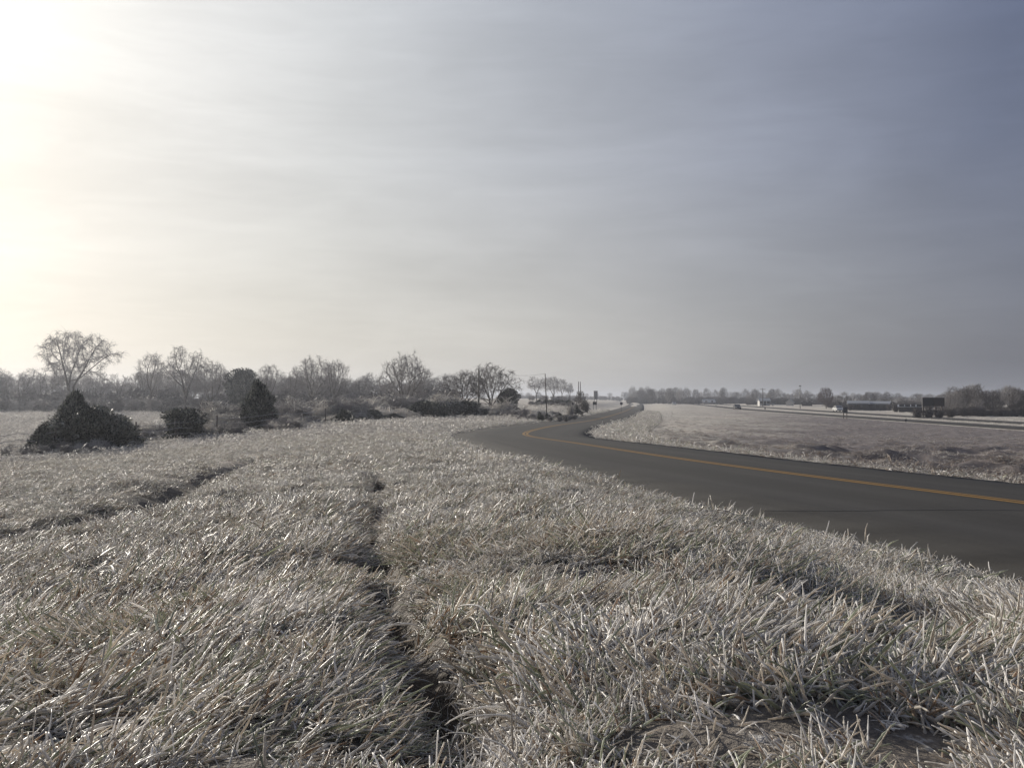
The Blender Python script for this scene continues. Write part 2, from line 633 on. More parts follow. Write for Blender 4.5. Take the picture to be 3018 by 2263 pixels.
def ground_mat():
    m, ns, ls, out = new_mat("winter ground")
    t = ns.new('ShaderNodeTexCoord')
    geo = ns.new('ShaderNodeNewGeometry')
    ln = nd(ns, 'ShaderNodeVectorMath', operation='LENGTH')
    ls.new(geo.outputs['Position'], ln.inputs[0])
    dist = ln.outputs['Value']
    def nz(s, det=5, ro=.55):
        n = ns.new('ShaderNodeTexNoise')
        n.inputs['Scale'].default_value = s
        n.inputs['Detail'].default_value = det
        n.inputs['Roughness'].default_value = ro
        ls.new(t.outputs['Object'], n.inputs[0])
        return n.outputs[0]
    n1, n2, n3 = nz(14, 6, .7), nz(1.3, 6, .65), nz(.09, 4)
    soil = ramp_n(ns, ls, n1, [(.35, (.020, .014, .010)), (.55, (.055, .038, .026)), (.62, (.13, .11, .09)), (.69, (.46, .45, .44))])
    far = ramp_n(ns, ls, n2, [(.25, (.24, .21, .18)), (.45, (.44, .41, .37)), (.75, (.62, .60, .56))])
    tint = ramp_n(ns, ls, n3, [(.3, (.92, .86, .82)), (.7, (1.05, 1.06, 1.0))])
    far = mix_n(ns, ls, 1.0, far, tint, 'MULTIPLY')
    ar_ = nd(ns, 'ShaderNodeAttribute', attribute_name='rough')
    rough_ = ramp_n(ns, ls, n2, [(.3, (.062, .048, .050)), (.5, (.12, .098, .100)), (.75, (.21, .19, .19))])
    far = mix_n(ns, ls, math_n(ns, ls, 'MULTIPLY', ar_.outputs['Fac'], .85), far, rough_)
    f = nd(ns, 'ShaderNodeMapRange')
    f.inputs['From Min'].default_value = 10
    f.inputs['From Max'].default_value = 60
    ls.new(dist, f.inputs['Value'])
    # coverage of matted frosted thatch near the eye stays partial, and grows denser outward with the sward
    at_ = nd(ns, 'ShaderNodeAttribute', attribute_name='bare')
    keep = math_n(ns, ls, 'SUBTRACT', 1.0, at_.outputs['Fac'], clamp=True)
    ff = math_n(ns, ls, 'MULTIPLY', math_n(ns, ls, 'MULTIPLY_ADD', f.outputs[0], .75, .25), keep)
    col = mix_n(ns, ls, ff, soil, far)
    p = ns.new('ShaderNodeBsdfPrincipled')
    p.inputs['Roughness'].default_value = .75
    p.inputs['Specular IOR Level'].default_value = .3
    ls.new(col, p.inputs['Base Color'])
    b = ns.new('ShaderNodeBump')
    b.inputs['Strength'].default_value = .9
    b.inputs['Distance'].default_value = .12
    h = math_n(ns, ls, 'ADD', n2, math_n(ns, ls, 'MULTIPLY', n1, .35))
    ls.new(h, b.inputs['Height'])
    ls.new(b.outputs[0], p.inputs['Normal'])
    ls.new(p.outputs[0], out.inputs[0])
    return m


M_GROUND = ground_mat()


def asphalt_mat():
    m, ns, ls, out = new_mat("worn asphalt")
    t = ns.new('ShaderNodeTexCoord')
    def nz(s, det=4, ro=.6, vec=None):
        n = ns.new('ShaderNodeTexNoise')
        n.inputs['Scale'].default_value = s
        n.inputs['Detail'].default_value = det
        n.inputs['Roughness'].default_value = ro
        ls.new(vec or t.outputs['Object'], n.inputs[0])
        return n.outputs[0]
    uv = ns.new('ShaderNodeUVMap')
    mpn = ns.new('ShaderNodeMapping')
    mpn.inputs['Scale'].default_value = (1.3, .05, 1)
    ls.new(uv.outputs[0], mpn.inputs[0])
    g, st, big = nz(160, 3, .8), nz(1.6, 4, .6, mpn.outputs[0]), nz(.5, 5)
    col = ramp_n(ns, ls, g, [(.3, (.021, .0205, .020)), (.55, (.043, .041, .039)), (.8, (.10, .096, .092))])
    s_ = ramp_n(ns, ls, st, [(.3, .80), (.7, 1.20)])
    su = nd(ns, 'ShaderNodeSeparateXYZ'); ls.new(uv.outputs[0], su.inputs[0])
    wv = math_n(ns, ls, 'SINE', math_n(ns, ls, 'MULTIPLY', su.outputs[0], 2 * math.pi / 1.85))
    wp = ramp_n(ns, ls, math_n(ns, ls, 'MULTIPLY_ADD', wv, .5, .5), [(.1, 1.08), (.9, .90)])
    col = mix_n(ns, ls, 1.0, col, wp, 'MULTIPLY')
    sp = nz(22, 3, .7); sp = ramp_n(ns, ls, sp, [(.62, 1.0), (.72, 1.35)])
    col = mix_n(ns, ls, 1.0, col, sp, 'MULTIPLY')
    b_ = ramp_n(ns, ls, big, [(.3, (.90, .90, .92)), (.7, (1.1, 1.09, 1.06))])
    col = mix_n(ns, ls, 1.0, col, s_, 'MULTIPLY')
    col = mix_n(ns, ls, 1.0, col, b_, 'MULTIPLY')
    p = ns.new('ShaderNodeBsdfPrincipled')
    p.inputs['Roughness'].default_value = .88
    p.inputs['Specular IOR Level'].default_value = .22
    ls.new(col, p.inputs['Base Color'])
    b = ns.new('ShaderNodeBump')
    b.inputs['Strength'].default_value = .5
    b.inputs['Distance'].default_value = .006
    ls.new(g, b.inputs['Height'])
    ls.new(b.outputs[0], p.inputs['Normal'])
    ls.new(p.outputs[0], out.inputs[0])
    return m


M_ASPH = asphalt_mat()


def paint_mat():
    m, ns, ls, out = new_mat("worn yellow paint")
    t = ns.new('ShaderNodeTexCoord')
    n = ns.new('ShaderNodeTexNoise')
    n.inputs['Scale'].default_value = 35
    n.inputs['Detail'].default_value = 6
    n.inputs['Roughness'].default_value = .75
    ls.new(t.outputs['Object'], n.inputs[0])
    col = ramp_n(ns, ls, n.outputs[0], [(.34, (.07, .062, .05)), (.46, (.22, .125, .034)), (.7, (.31, .175, .042))])
    p = ns.new('ShaderNodeBsdfPrincipled')
    p.inputs['Roughness'].default_value = .75
    p.inputs['Specular IOR Level'].default_value = .25
    ls.new(col, p.inputs['Base Color'])
    ls.new(p.outputs[0], out.inputs[0])
    return m


M_PAINT = paint_mat()
M_CRACK = simple("crack filler", (.012, .012, .012), .7)
M_BARK = simple("bare bark", (.10, .085, .072), .85, noise=.35, scale=5)
M_TWIG = simple("iced twigs", (.27, .25, .235), .55, noise=.3, scale=2, spec=.6)
M_TWIGD = simple("dark twigs", (.085, .07, .065), .5, noise=.3, scale=2)
M_TWIGL = grass_mat("thick frosted twigs", ((.62, .58, .53), (.54, .50, .46)), (.86, .84, .80), .6, gloss=.45, transl=.45)
M_EVER = simple("dark cedar foliage", (.036, .044, .031), .6, noise=.4, scale=2.5)
M_EVERI = simple("iced cedar tips", (.30, .30, .25), .6, noise=.4, scale=3, spec=.6)
M_REDB = simple("dry reddish leaves", (.085, .05, .045), .7, noise=.35, scale=2)
M_WOOD = simple("weathered post wood", (.075, .06, .05), .85, noise=.3, scale=12)
M_WIRE = simple("ice coated wire", (.42, .42, .42), .2, spec=.7)
M_PANEL = simple("sign back metal", (.07, .075, .08), .55, noise=.15)
M_STEEL = simple("galvanised steel", (.18, .18, .18), .5, metal=.4)
M_DARK = simple("dark panel", (.018, .018, .02), .6, noise=.2)
M_DARKB = simple("dark reddish panel", (.028, .018, .018), .6, noise=.2)
M_WHITE = simple("white painted siding", (.50, .49, .47), .6, noise=.08)
M_ROOFL = simple("frosted metal roof", (.26, .27, .28), .4, noise=.1, scale=2)
M_WALLD = simple("dark barn wall", (.045, .042, .04), .8, noise=.2)
M_GLASS = simple("dark window glass", (.02, .022, .025), .05, spec=.8)
M_TYRE = simple("black rubber", (.015, .015, .015), .8)
M_RIM = simple("wheel rim", (.35, .35, .36), .3, metal=.8)
M_CARB = simple("dark car paint", (.012, .013, .015), .15, spec=.8)
M_CARW = simple("pale car paint", (.62, .62, .60), .18, spec=.8)
M_LAMP = simple("headlamp lens", (.8, .8, .78), .05, spec=1.0)
M_RED = simple("red tail lamp", (.3, .01, .01), .2)

# ------------------------------------------------------------------ ground sheet
th = np.concatenate([np.linspace(-math.pi, -.72, 40, endpoint=False), np.linspace(-.72, .72, 560), np.linspace(.72, math.pi, 40)[1:]])
Rr = np.exp(np.linspace(math.log(.25), math.log(3000), 740))
TH, RR = np.meshgrid(th[:-1], Rr)
GX, GY = RR * np.sin(TH), RR * np.cos(TH)
GZ = terrain(GX, GY)
nt, nr = len(th) - 1, len(Rr)
V = np.stack([GX.ravel(), GY.ravel(), GZ], 1)
V = np.vstack([V, [[0, 0, GZ[:nt].mean()]]])
i, j = np.meshgrid(np.arange(nr - 1), np.arange(nt), indexing='ij')
j2 = (j + 1) % nt
Q = np.stack([i * nt + j, (i + 1) * nt + j, (i + 1) * nt + j2, i * nt + j2], -1).reshape(-1, 4)[:, ::-1]
me = fast_mesh("ground", V, Q, smooth=True)
bare = np.zeros(len(V), np.float32)
bx, by = V[:, 0], V[:, 1]
bare += np.exp(-(seg_dist(bx, by, RUT1) / .16) ** 2) * .9
bare += np.exp(-(seg_dist(bx, by, RUT2) / .5) ** 2) * .85
offg, _ = nearest(ROAD, bx, by)
eg = np.where(offg > 0, offg - WR, -offg - WL)
bare += np.exp(-(np.clip(eg, 0, 99) / .16) ** 2) * .7 * np.clip(1.1 - np.hypot(bx, by) / 45, 0, 1)
for (x, y, _), r in zip(HOLES, HOLE_R):
    bare += np.exp(-((bx - x) ** 2 + (by - y) ** 2) / (r * 1.3) ** 2)
bare += .8 * np.exp(-(seg_dist(bx, by, DITCH) / 1.6) ** 2) * vnoise(bx / .9, by / 1.2, 8)
rz_ = ((offg > 4) & (nearest(HIGH1, bx, by)[0] < -4)).astype(np.float32) * np.clip((offg - 5) / (2 + np.hypot(bx, by) * .13) - .25 + .6 * (vnoise(bx / 4, by / 4, 91) - .5), 0, 1)
b_ = me.attributes.new('rough', 'FLOAT', 'POINT')
b_.data.foreach_set('value', rz_.astype(np.float32))
a_ = me.attributes.new('bare', 'FLOAT', 'POINT')
a_.data.foreach_set('value', np.clip(bare, 0, 1).astype(np.float32))
ground = tag(link("ground", me, mats=M_GROUND), "frost covered winter ground falling away to flat fields", "ground", kind='structure')


def ribbon(name, L, offs, dz, mat, parent=None, cross=None, lift=0.0):
    N = normals(L)
    V, uv = [], []
    s = np.concatenate([[0], np.cumsum(np.linalg.norm(np.diff(L[:, :2], axis=0), axis=1))])
    for o in offs:
        c = np.array([float(cross(np.array([o]))[0]) if cross else 0.0] * len(L))
        oo = np.full(len(L), o)
        V.append(np.stack([L[:, 0] + N[:, 0] * oo, L[:, 1] + N[:, 1] * oo, L[:, 2] + c + dz + ZC], 1))
        uv.append(np.stack([oo, s], 1))
    k = len(offs); n = len(L)
    V = np.stack(V, 1).reshape(-1, 3); uv = np.stack(uv, 1).reshape(-1, 2)
    i, j = np.meshgrid(np.arange(n - 1), np.arange(k - 1), indexing='ij')
    Q = np.stack([i * k + j, i * k + j + 1, (i + 1) * k + j + 1, (i + 1) * k + j], -1).reshape(-1, 4)
    me = fast_mesh(name, V, Q, smooth=True)
    lay = me.uv_layers.new(name="UVMap")
    lay.data.foreach_set('uv', uv[Q.ravel()].astype(np.float32).ravel())
    o = link(name, me, parent, mat)
    return o


# the road with a ragged asphalt edge and a vertical lip
def road_edges(L):
    N = normals(L)
    s = np.concatenate([[0], np.cumsum(np.linalg.norm(np.diff(L[:, :2], axis=0), axis=1))])
    return N, s


_N, _s = road_edges(ROADF)
jl = (vnoise(_s / .5, _s * 0, 21) - .5) * .12
jr = (vnoise(_s / .5, _s * 0, 22) - .5) * .12
rows = []
for kind_, o in (('lip', -WL), ('e', -WL), ('', -2.4), ('', -1.2), ('', 0.0), ('', 1.2), ('', 2.4), ('er', WR), ('lipr', WR)):
    oo = np.full(len(ROADF), o)
    if 'r' in kind_: oo = oo + jr
    elif kind_: oo = oo + jl
    z = ROADF[:, 2] + road_cross(oo) + ZC - (.09 if 'lip' in kind_ else 0)
    rows.append(np.stack([ROADF[:, 0] + _N[:, 0] * oo, ROADF[:, 1] + _N[:, 1] * oo, z], 1))
k = len(rows); n = len(ROADF)
V = np.stack(rows, 1).reshape(-1, 3)
i, j = np.meshgrid(np.arange(n - 1), np.arange(k - 1), indexing='ij')
Q = np.stack([i * k + j, i * k + j + 1, (i + 1) * k + j + 1, (i + 1) * k + j], -1).reshape(-1, 4)
me = fast_mesh("road", V, Q)
lay = me.uv_layers.new(name="UVMap")
uvv = np.stack([np.tile(np.array([-WL, -WL, -2.4, -1.2, 0, 1.2, 2.4, WR, WR]), n), np.repeat(_s, k)], 1)
lay.data.foreach_set('uv', uvv[Q.ravel()].astype(np.float32).ravel())
road = tag(link("road", me, mats=M_ASPH), "dark two lane asphalt road curving away past frosted grass", "road", kind='structure')
for s_ in (-1, 1):
    a, b = s_ * .03, s_ * .15
    ribbon("yellow_line", ROADF, sorted((a, b)), .005, M_PAINT, road, road_cross)
# transverse crack, a thin sealed joint
cp_ = [unproj(2250, 1503, 1.262), unproj(2500, 1505, 1.262), unproj(2700, 1504, 1.262), unproj(3018, 1507, 1.262), unproj(3300, 1509, 1.262)]
cl = spline(cp_, lambda D: .06)
o_, z_ = nearest(ROADF, cl[:, 0], cl[:, 1])
cl[:, 0] += (vnoise(np.arange(len(cl)) / 2.0, np.zeros(len(cl)), 31) - .5) * .04
cl[:, 1] += (vnoise(np.arange(len(cl)) / 2.0, np.zeros(len(cl)), 33) - .5) * .05
cl[:, 2] = z_ + road_cross(o_)
ribbon("crack", cl, (-.016, .016), .004, M_CRACK, road)

for nm, L in (("highway_near_carriageway", HIGH1), ("highway_far_carriageway", HIGH2)):
    o = ribbon(nm, L, (-2.7, -1, 0, 1, 2.7), .0, M_ASPH)
    tag(o, "nearer dark carriageway of the distant highway" if 'near' in nm else "farther dark carriageway of the distant highway", "road", kind='structure')

# ------------------------------------------------------------------ grass tufts
TUFTS = {}


def blade(mb, r_, base, az, L, lean, droop, rad, m, n=4, seg=7, bump=.0, flat=1.0):
    t = np.linspace(0, 1, seg)
    ang = lean + droop * t ** 1.4            # angle from vertical
    if bump:
        ang = ang + np.cumsum(r_.normal(0, .12, seg)) * (6.0 / seg)
    ds = L / (seg - 1)
    hx = np.concatenate([[0], np.cumsum(np.sin(ang[:-1]) * ds)])
    hz = np.concatenate([[0], np.cumsum(np.cos(ang[:-1]) * ds)])
    side = (r_.random() - .5) * .5 * L * t ** 2
    x = base[0] + math.cos(az) * hx - math.sin(az) * side
    y = base[1] + math.sin(az) * hx + math.cos(az) * side
    z = base[2] + hz
    R = rad * (1 - .55 * t ** 2)
    if bump:
        R = R * (1 + bump * (r_.random(seg) - .45))
    mb.tube(np.stack([x, y, z], 1), R, n, m, cap=True, tw=r_.random() * 3)


def make_tuft(name, seed, nb, foot, Lr, rad, n, seg, bump=0, upright=.25, mats=None, w=(.5, .2, .2, .1), aim=0.0, aims=.9, droop=(.5, 2.1)):
    r_ = np.random.default_rng(seed)
    mb = MB()
    for _ in range(nb):
        rr = foot * math.sqrt(r_.random()); a = r_.random() * 6.283
        az = aim + r_.normal() * aims
        up = r_.random() < upright
        L = r_.uniform(*Lr) * (1.0 if not up else .62)
        lean = r_.uniform(.15, .75) if up else r_.uniform(.8, 1.45)
        dr = r_.uniform(0, .5) if up else r_.uniform(.15, .85)
        mi = r_.choice(4, p=w)
        if r_.random() < .07 and not up: L *= 1.45; rad_ = rad * 1.25
        else: rad_ = rad
        blade(mb, r_, (rr * math.cos(a), rr * math.sin(a), -.012), az, L, lean, dr, rad_ * r_.uniform(.65, 1.4), mi, n, seg, bump)
    me = mb.mesh(name, smooth=True)
    for m in mats:
        me.materials.append(m)
    o = bpy.data.objects.new(name, me)
    return o


def tuft_coll(name, objs):
    c = bpy.data.collections.new(name)
    for o in objs:
        c.objects.link(o)
    return c


MS = [M_STRAW, M_FROST, M_GREEN, M_BROWN]
NEAR = tuft_coll("near_tufts", [make_tuft(f"tuft_near_{i}", 100 + i, 32, .07, (.04, .12), .0020, 6, 14, bump=.95,
                                          mats=MS, w=((.38, .42, .11, .09), (.28, .26, .38, .08), (.50, .25, .10, .15), (.20, .70, .06, .04))[i % 4],
                                          upright=(.05, .16, .10, .04)[i % 4]) for i in range(14)])
MID = tuft_coll("mid_tufts", [make_tuft(f"tuft_mid_{i}", 200 + i, 32, .09, (.04, .12), .0022, 4, 7, bump=.7,
                                        mats=MS, w=((.34, .48, .12, .06), (.26, .34, .34, .06), (.46, .34, .10, .10))[i % 3],
                                        upright=(.06, .2, .1)[i % 3]) for i in range(10)])
LOW = tuft_coll("low_tufts", [make_tuft(f"tuft_low_{i}", 300 + i, 54, .26, (.04, .10), .0029, 3, 4,
                                        mats=MS, w=((.26, .62, .09, .03), (.24, .52, .21, .03), (.38, .50, .07, .05))[i % 3],
                                        upright=(.08, .2, .1)[i % 3]) for i in range(8)])
FARC = tuft_coll("field_tufts", [make_tuft(f"tuft_field_{i}", 400 + i, 50, .75, (.06, .18), .009, 3, 3,
                                           mats=[M_FAR, M_FROST, M_FAR2, M_FAR2], w=(.5, .45, .03, .02), upright=.15, aims=1.4) for i in range(6)])
ROUGH = tuft_coll("rough_tufts", [make_tuft(f"tuft_rough_{i}", 500 + i, 60, .50, (.08, .26), .0055, 3, 4,
                                            mats=[M_FAR2, M_FROST, M_FAR, M_BROWN], w=((.78, .02, .05, .15) if i < 3 else (.56, .10, .26, .08)), upright=.4, aims=1.6) for i in range(6)])
BRIGHT = tuft_coll("verge_tufts", [make_tuft(f"tuft_verge_{i}", 600 + i, 40, .20, (.05, .14), .0045, 4, 4, bump=.3,
                                             mats=[M_FROST, M_FROST, M_STRAW, M_GREEN], w=(.45, .25, .2, .1), upright=.4, aims=1.8) for i in range(5)])


def scatter(name, coll, P, rot, scl, label, cat="grass", idx=None):
    """one stuff object: points that carry a tuft each"""
    n = len(P)
    me = bpy.data.meshes.new(name)
    me.vertices.add(n)
    me.vertices.foreach_set('co', P.astype(np.float32).ravel())
    a = me.attributes.new('rot', 'FLOAT_VECTOR', 'POINT'); a.data.foreach_set('vector', rot.astype(np.float32).ravel())
    a = me.attributes.new('scl', 'FLOAT', 'POINT'); a.data.foreach_set('value', scl.astype(np.float32))
    a = me.attributes.new('idx', 'INT', 'POINT'); a.data.foreach_set('value', (rng.integers(0, 1000, n) if idx is None else idx).astype(np.int32))
    o = link(name, me)
    g = bpy.data.node_groups.new(name + "_nodes", 'GeometryNodeTree')
    g.interface.new_socket('Geometry', in_out='INPUT', socket_type='NodeSocketGeometry')
    g.interface.new_socket('Geometry', in_out='OUTPUT', socket_type='NodeSocketGeometry')
    N, L = g.nodes, g.links
    gi, go = N.new('NodeGroupInput'), N.new('NodeGroupOutput')
    ip = N.new('GeometryNodeInstanceOnPoints')
    ci = N.new('GeometryNodeCollectionInfo')
    ci.inputs['Collection'].default_value = coll
    ci.inputs['Separate Children'].default_value = True
    ci.inputs['Reset Children'].default_value = True
    def attr(nm, ty):
        q = N.new('GeometryNodeInputNamedAttribute'); q.data_type = ty; q.inputs[0].default_value = nm
        return q.outputs[0]
    L.new(gi.outputs[0], ip.inputs['Points'])
    L.new(ci.outputs[0], ip.inputs['Instance'])
    ip.inputs['Pick Instance'].default_value = True
    L.new(attr('idx', 'INT'), ip.inputs['Instance Index'])
    L.new(attr('rot', 'FLOAT_VECTOR'), ip.inputs['Rotation'])
    L.new(attr('scl', 'FLOAT'), ip.inputs['Scale'])
    L.new(ip.outputs[0], go.inputs[0])
    md = o.modifiers.new("scatter", 'NODES')
    md.node_group = g
    tag(o, label, cat, kind='stuff')
    return o


def sample(n, D0, D1, half=.62, power=1.0):
    """points uniform in area between two distances, inside the field of view and a bit beyond"""
    t = rng.uniform(-half, half, n)
    u = rng.random(n)
    if power == 1.0:
        r = np.sqrt(D0 ** 2 + u * (D1 ** 2 - D0 ** 2))
    else:
        r = D0 * (D1 / D0) ** u
    return r * np.sin(t), r * np.cos(t)


def keepmask(X, Y, margin=.0):
    off, _ = nearest(ROADF[::3], X, Y)
    e = np.where(off > 0, off - WR, -off - WL)
    jit = (vnoise(X / .6, Y / .6, 41) - .35) * .25
    ok = e + jit > margin + .10
    for L in (HIGH1, HIGH2):
        o2, _ = nearest(L, X, Y)
        ok &= np.abs(o2) > 2.8
    return ok, off, e


def prep(X, Y, sc_lo, sc_hi, dens_noise=.0, tilt=.18):
    ok, off, e = keepmask(X, Y)
    d1, d2 = seg_dist(X, Y, RUT1), seg_dist(X, Y, RUT2)
    p = np.ones(len(X))
    p *= 1 - np.clip(1.1 * np.exp(-(d1 / .13) ** 4) * np.clip(2.2 * vnoise(X / .3, Y / .3, 9) - .3, 0, 1), 0, .86)
    p *= 1 - np.clip(1.05 * np.exp(-(d2 / .5) ** 4) * (.85 + .8 * vnoise(X / .7, Y / .7, 52)), 0, .97)
    for (x, y, _), r in zip(HOLES, HOLE_R):
        p *= 1 - .95 * np.exp(-((X - x) ** 2 + (Y - y) ** 2) / r ** 2)
    rpx = (RUT2[:, 0] / RUT2[:, 1]); od = np.argsort(rpx)
    rd = np.interp(X / Y, rpx[od], np.hypot(RUT2[:, 0], RUT2[:, 1])[od])
    zone = np.clip((np.hypot(X, Y) - rd) / .5, 0, 1) * np.clip(1 - (np.hypot(X, Y) - rd) / (.9 * rd), 0, 1) * (X / Y < rpx.max())
    cl_ = vnoise(X / .55, Y / .8, 57) * .6 + vnoise(X / .2, Y / .3, 58) * .4
    p *= 1 - .9 * zone * (cl_ < .44)
    if dens_noise:
        nn = vnoise(X / .33, Y / .33, 53) * .6 + vnoise(X / .12, Y / .12, 54) * .4
        p *= np.clip(1 - dens_noise * np.clip((.42 - nn) / .10, 0, 1), 0, 1)
    ok &= rng.random(len(X)) < p
    X, Y, e, off, d1, d2 = X[ok], Y[ok], e[ok], off[ok], d1[ok], d2[ok]
    n = len(X)
    Z = terrain(X, Y)
    # lean: the sward lies over to the right, turning slowly from place to place
    az = (vnoise(X / 1.1, Y / 1.1, 61) - .5) * 3.0 + (vnoise(X / .35, Y / .35, 62) - .5) * 2.4 + .35 + rng.normal(0, .45, n)
    rot = np.stack([rng.normal(0, tilt, n), rng.normal(0, tilt, n), az], 1)
    s = rng.uniform(sc_lo, sc_hi, n) * (.58 + .8 * (.5 * vnoise(X / .6, Y / .6, 63) + .5 * vnoise(X / 1.7, Y / 1.7, 64)))
    s *= np.clip(.62 + e / 1.2, .62, 1)
    s *= 1 - .35 * np.exp(-(d1 / .18) ** 2) - .3 * np.exp(-(d2 / .6) ** 2)
    s *= np.clip(.7 + .3 * (np.hypot(X, Y) - .8) / 1.2, .7, 1)
    return np.stack([X, Y, Z], 1), rot, s, e, off


def patch(P, types, size):
    v = vnoise(P[:, 0] / size, P[:, 1] / size, 81) * .55 + vnoise(P[:, 0] / size / .4, P[:, 1] / size / .4, 82) * .45
    t = np.clip((v - .22) / .56, 0, .999) * types
    t = np.floor(t).astype(int)
    swap = rng.random(len(P)) < .35
    t[swap] = rng.integers(0, types, swap.sum())
    return t + types * rng.integers(0, 3, len(P))


X, Y = sample(14500, .62, 4.2)
P, R_, S_, e, off = prep(X, Y, .75, 1.25, .85)
scatter("foreground_grass", NEAR, P, R_, S_, "thick ice coated grass blades bent over in the foreground", idx=patch(P, 4, .35))
X, Y = sample(52000, 4.0, 13.5)
P, R_, S_, e, off = prep(X, Y, .75, 1.3, .75)
scatter("bank_grass", MID, P, R_, S_, "ice coated grass sloping from the foreground down to the road", idx=patch(P, 3, .5))
X, Y = sample(62000, 13, 47, .63)
P, R_, S_, e, off = prep(X, Y, .8, 1.35, .5)
k_ = off < 4.5
scatter("knoll_grass", LOW, P[k_], R_[k_], S_[k_], "pale iced grass on the broad rise left of the curve", idx=patch(P[k_], 3, 1.1))
X, Y = sample(52000, 42, 190, .64, power=0)
P, R_, S_, e, off = prep(X, Y, .8, 1.3)
k_ = (off < 4.5) | (nearest(HIGH1, P[:, 0], P[:, 1])[0] > 0)
scatter("field_grass", FARC, P[k_], R_[k_], S_[k_] * np.clip(.6 + np.hypot(P[k_, 0], P[k_, 1]) / 120, .8, 1.6) * np.where(off[k_] > 4.5, .4, 1), "short frosted grass of the open field by the wood")
X, Y = sample(34000, 14, 230, .64, power=0)
P, R_, S_, e, off = prep(X, Y, .7, 1.2)
nn = vnoise(P[:, 0] / 2.2, P[:, 1] / 1.5, 71)
n2_ = .55 * vnoise(P[:, 0] / 4.5, P[:, 1] / 3.2, 73) + .45 * vnoise(P[:, 0] / 1.4, P[:, 1] / 1.1, 74)
Dd = np.hypot(P[:, 0], P[:, 1])
ridx = np.where(n2_ + .5 * np.exp(-(seg_dist(P[:, 0], P[:, 1], DITCH) / 1.5) ** 2) > .43 + np.clip((Dd - 60) / 300, 0, .25) + .15 * np.clip(1 - (off - 3.7) / 4, 0, 1), 0, 3) + rng.integers(0, 3, len(nn))
k_ = (off > 0) & (rng.random(len(nn)) < .25 + nn) & (nearest(HIGH1, P[:, 0], P[:, 1])[0] < -4)
scatter("rough_grass", ROUGH, P[k_], R_[k_], (S_ * np.clip(1.1 - np.hypot(P[:, 0], P[:, 1]) / 130, .45, .9))[k_], "rough brownish frosted grass between the road and the highway", idx=ridx[k_])
# bright iced verge along both edges of the road
sel = (ROADF[:, 1] > 3) & (ROADF[:, 1] < 210)
Lr = ROADF[sel]; Nr = normals(ROADF)[sel]
dens = []
for s_ in (-1, 1):
    seglen = np.linalg.norm(np.diff(Lr[:, :2], axis=0), axis=1)
    kk = rng.choice(len(Lr) - 1, 13000, p=seglen / seglen.sum())
    tt = rng.random(13000)[:, None]
    c = Lr[kk] * (1 - tt) + Lr[kk + 1] * tt
    o = (WL if s_ < 0 else WR) + .05 + rng.random(13000) ** 1.3 * (1.3 if s_ < 0 else 3.0)
    dens.append(np.stack([c[:, 0] + Nr[kk, 0] * s_ * o, c[:, 1] + Nr[kk, 1] * s_ * o], 1))
dn = np.concatenate(dens)
P, R_, S_, e, off = prep(dn[:, 0], dn[:, 1], .7, 1.25)
D__ = np.hypot(P[:, 0], P[:, 1])
scatter("verge_grass", BRIGHT, P, R_, S_ * np.clip(.85 + D__ / 60, .9, 2.1), "glittering ice crusted grass along both road edges")

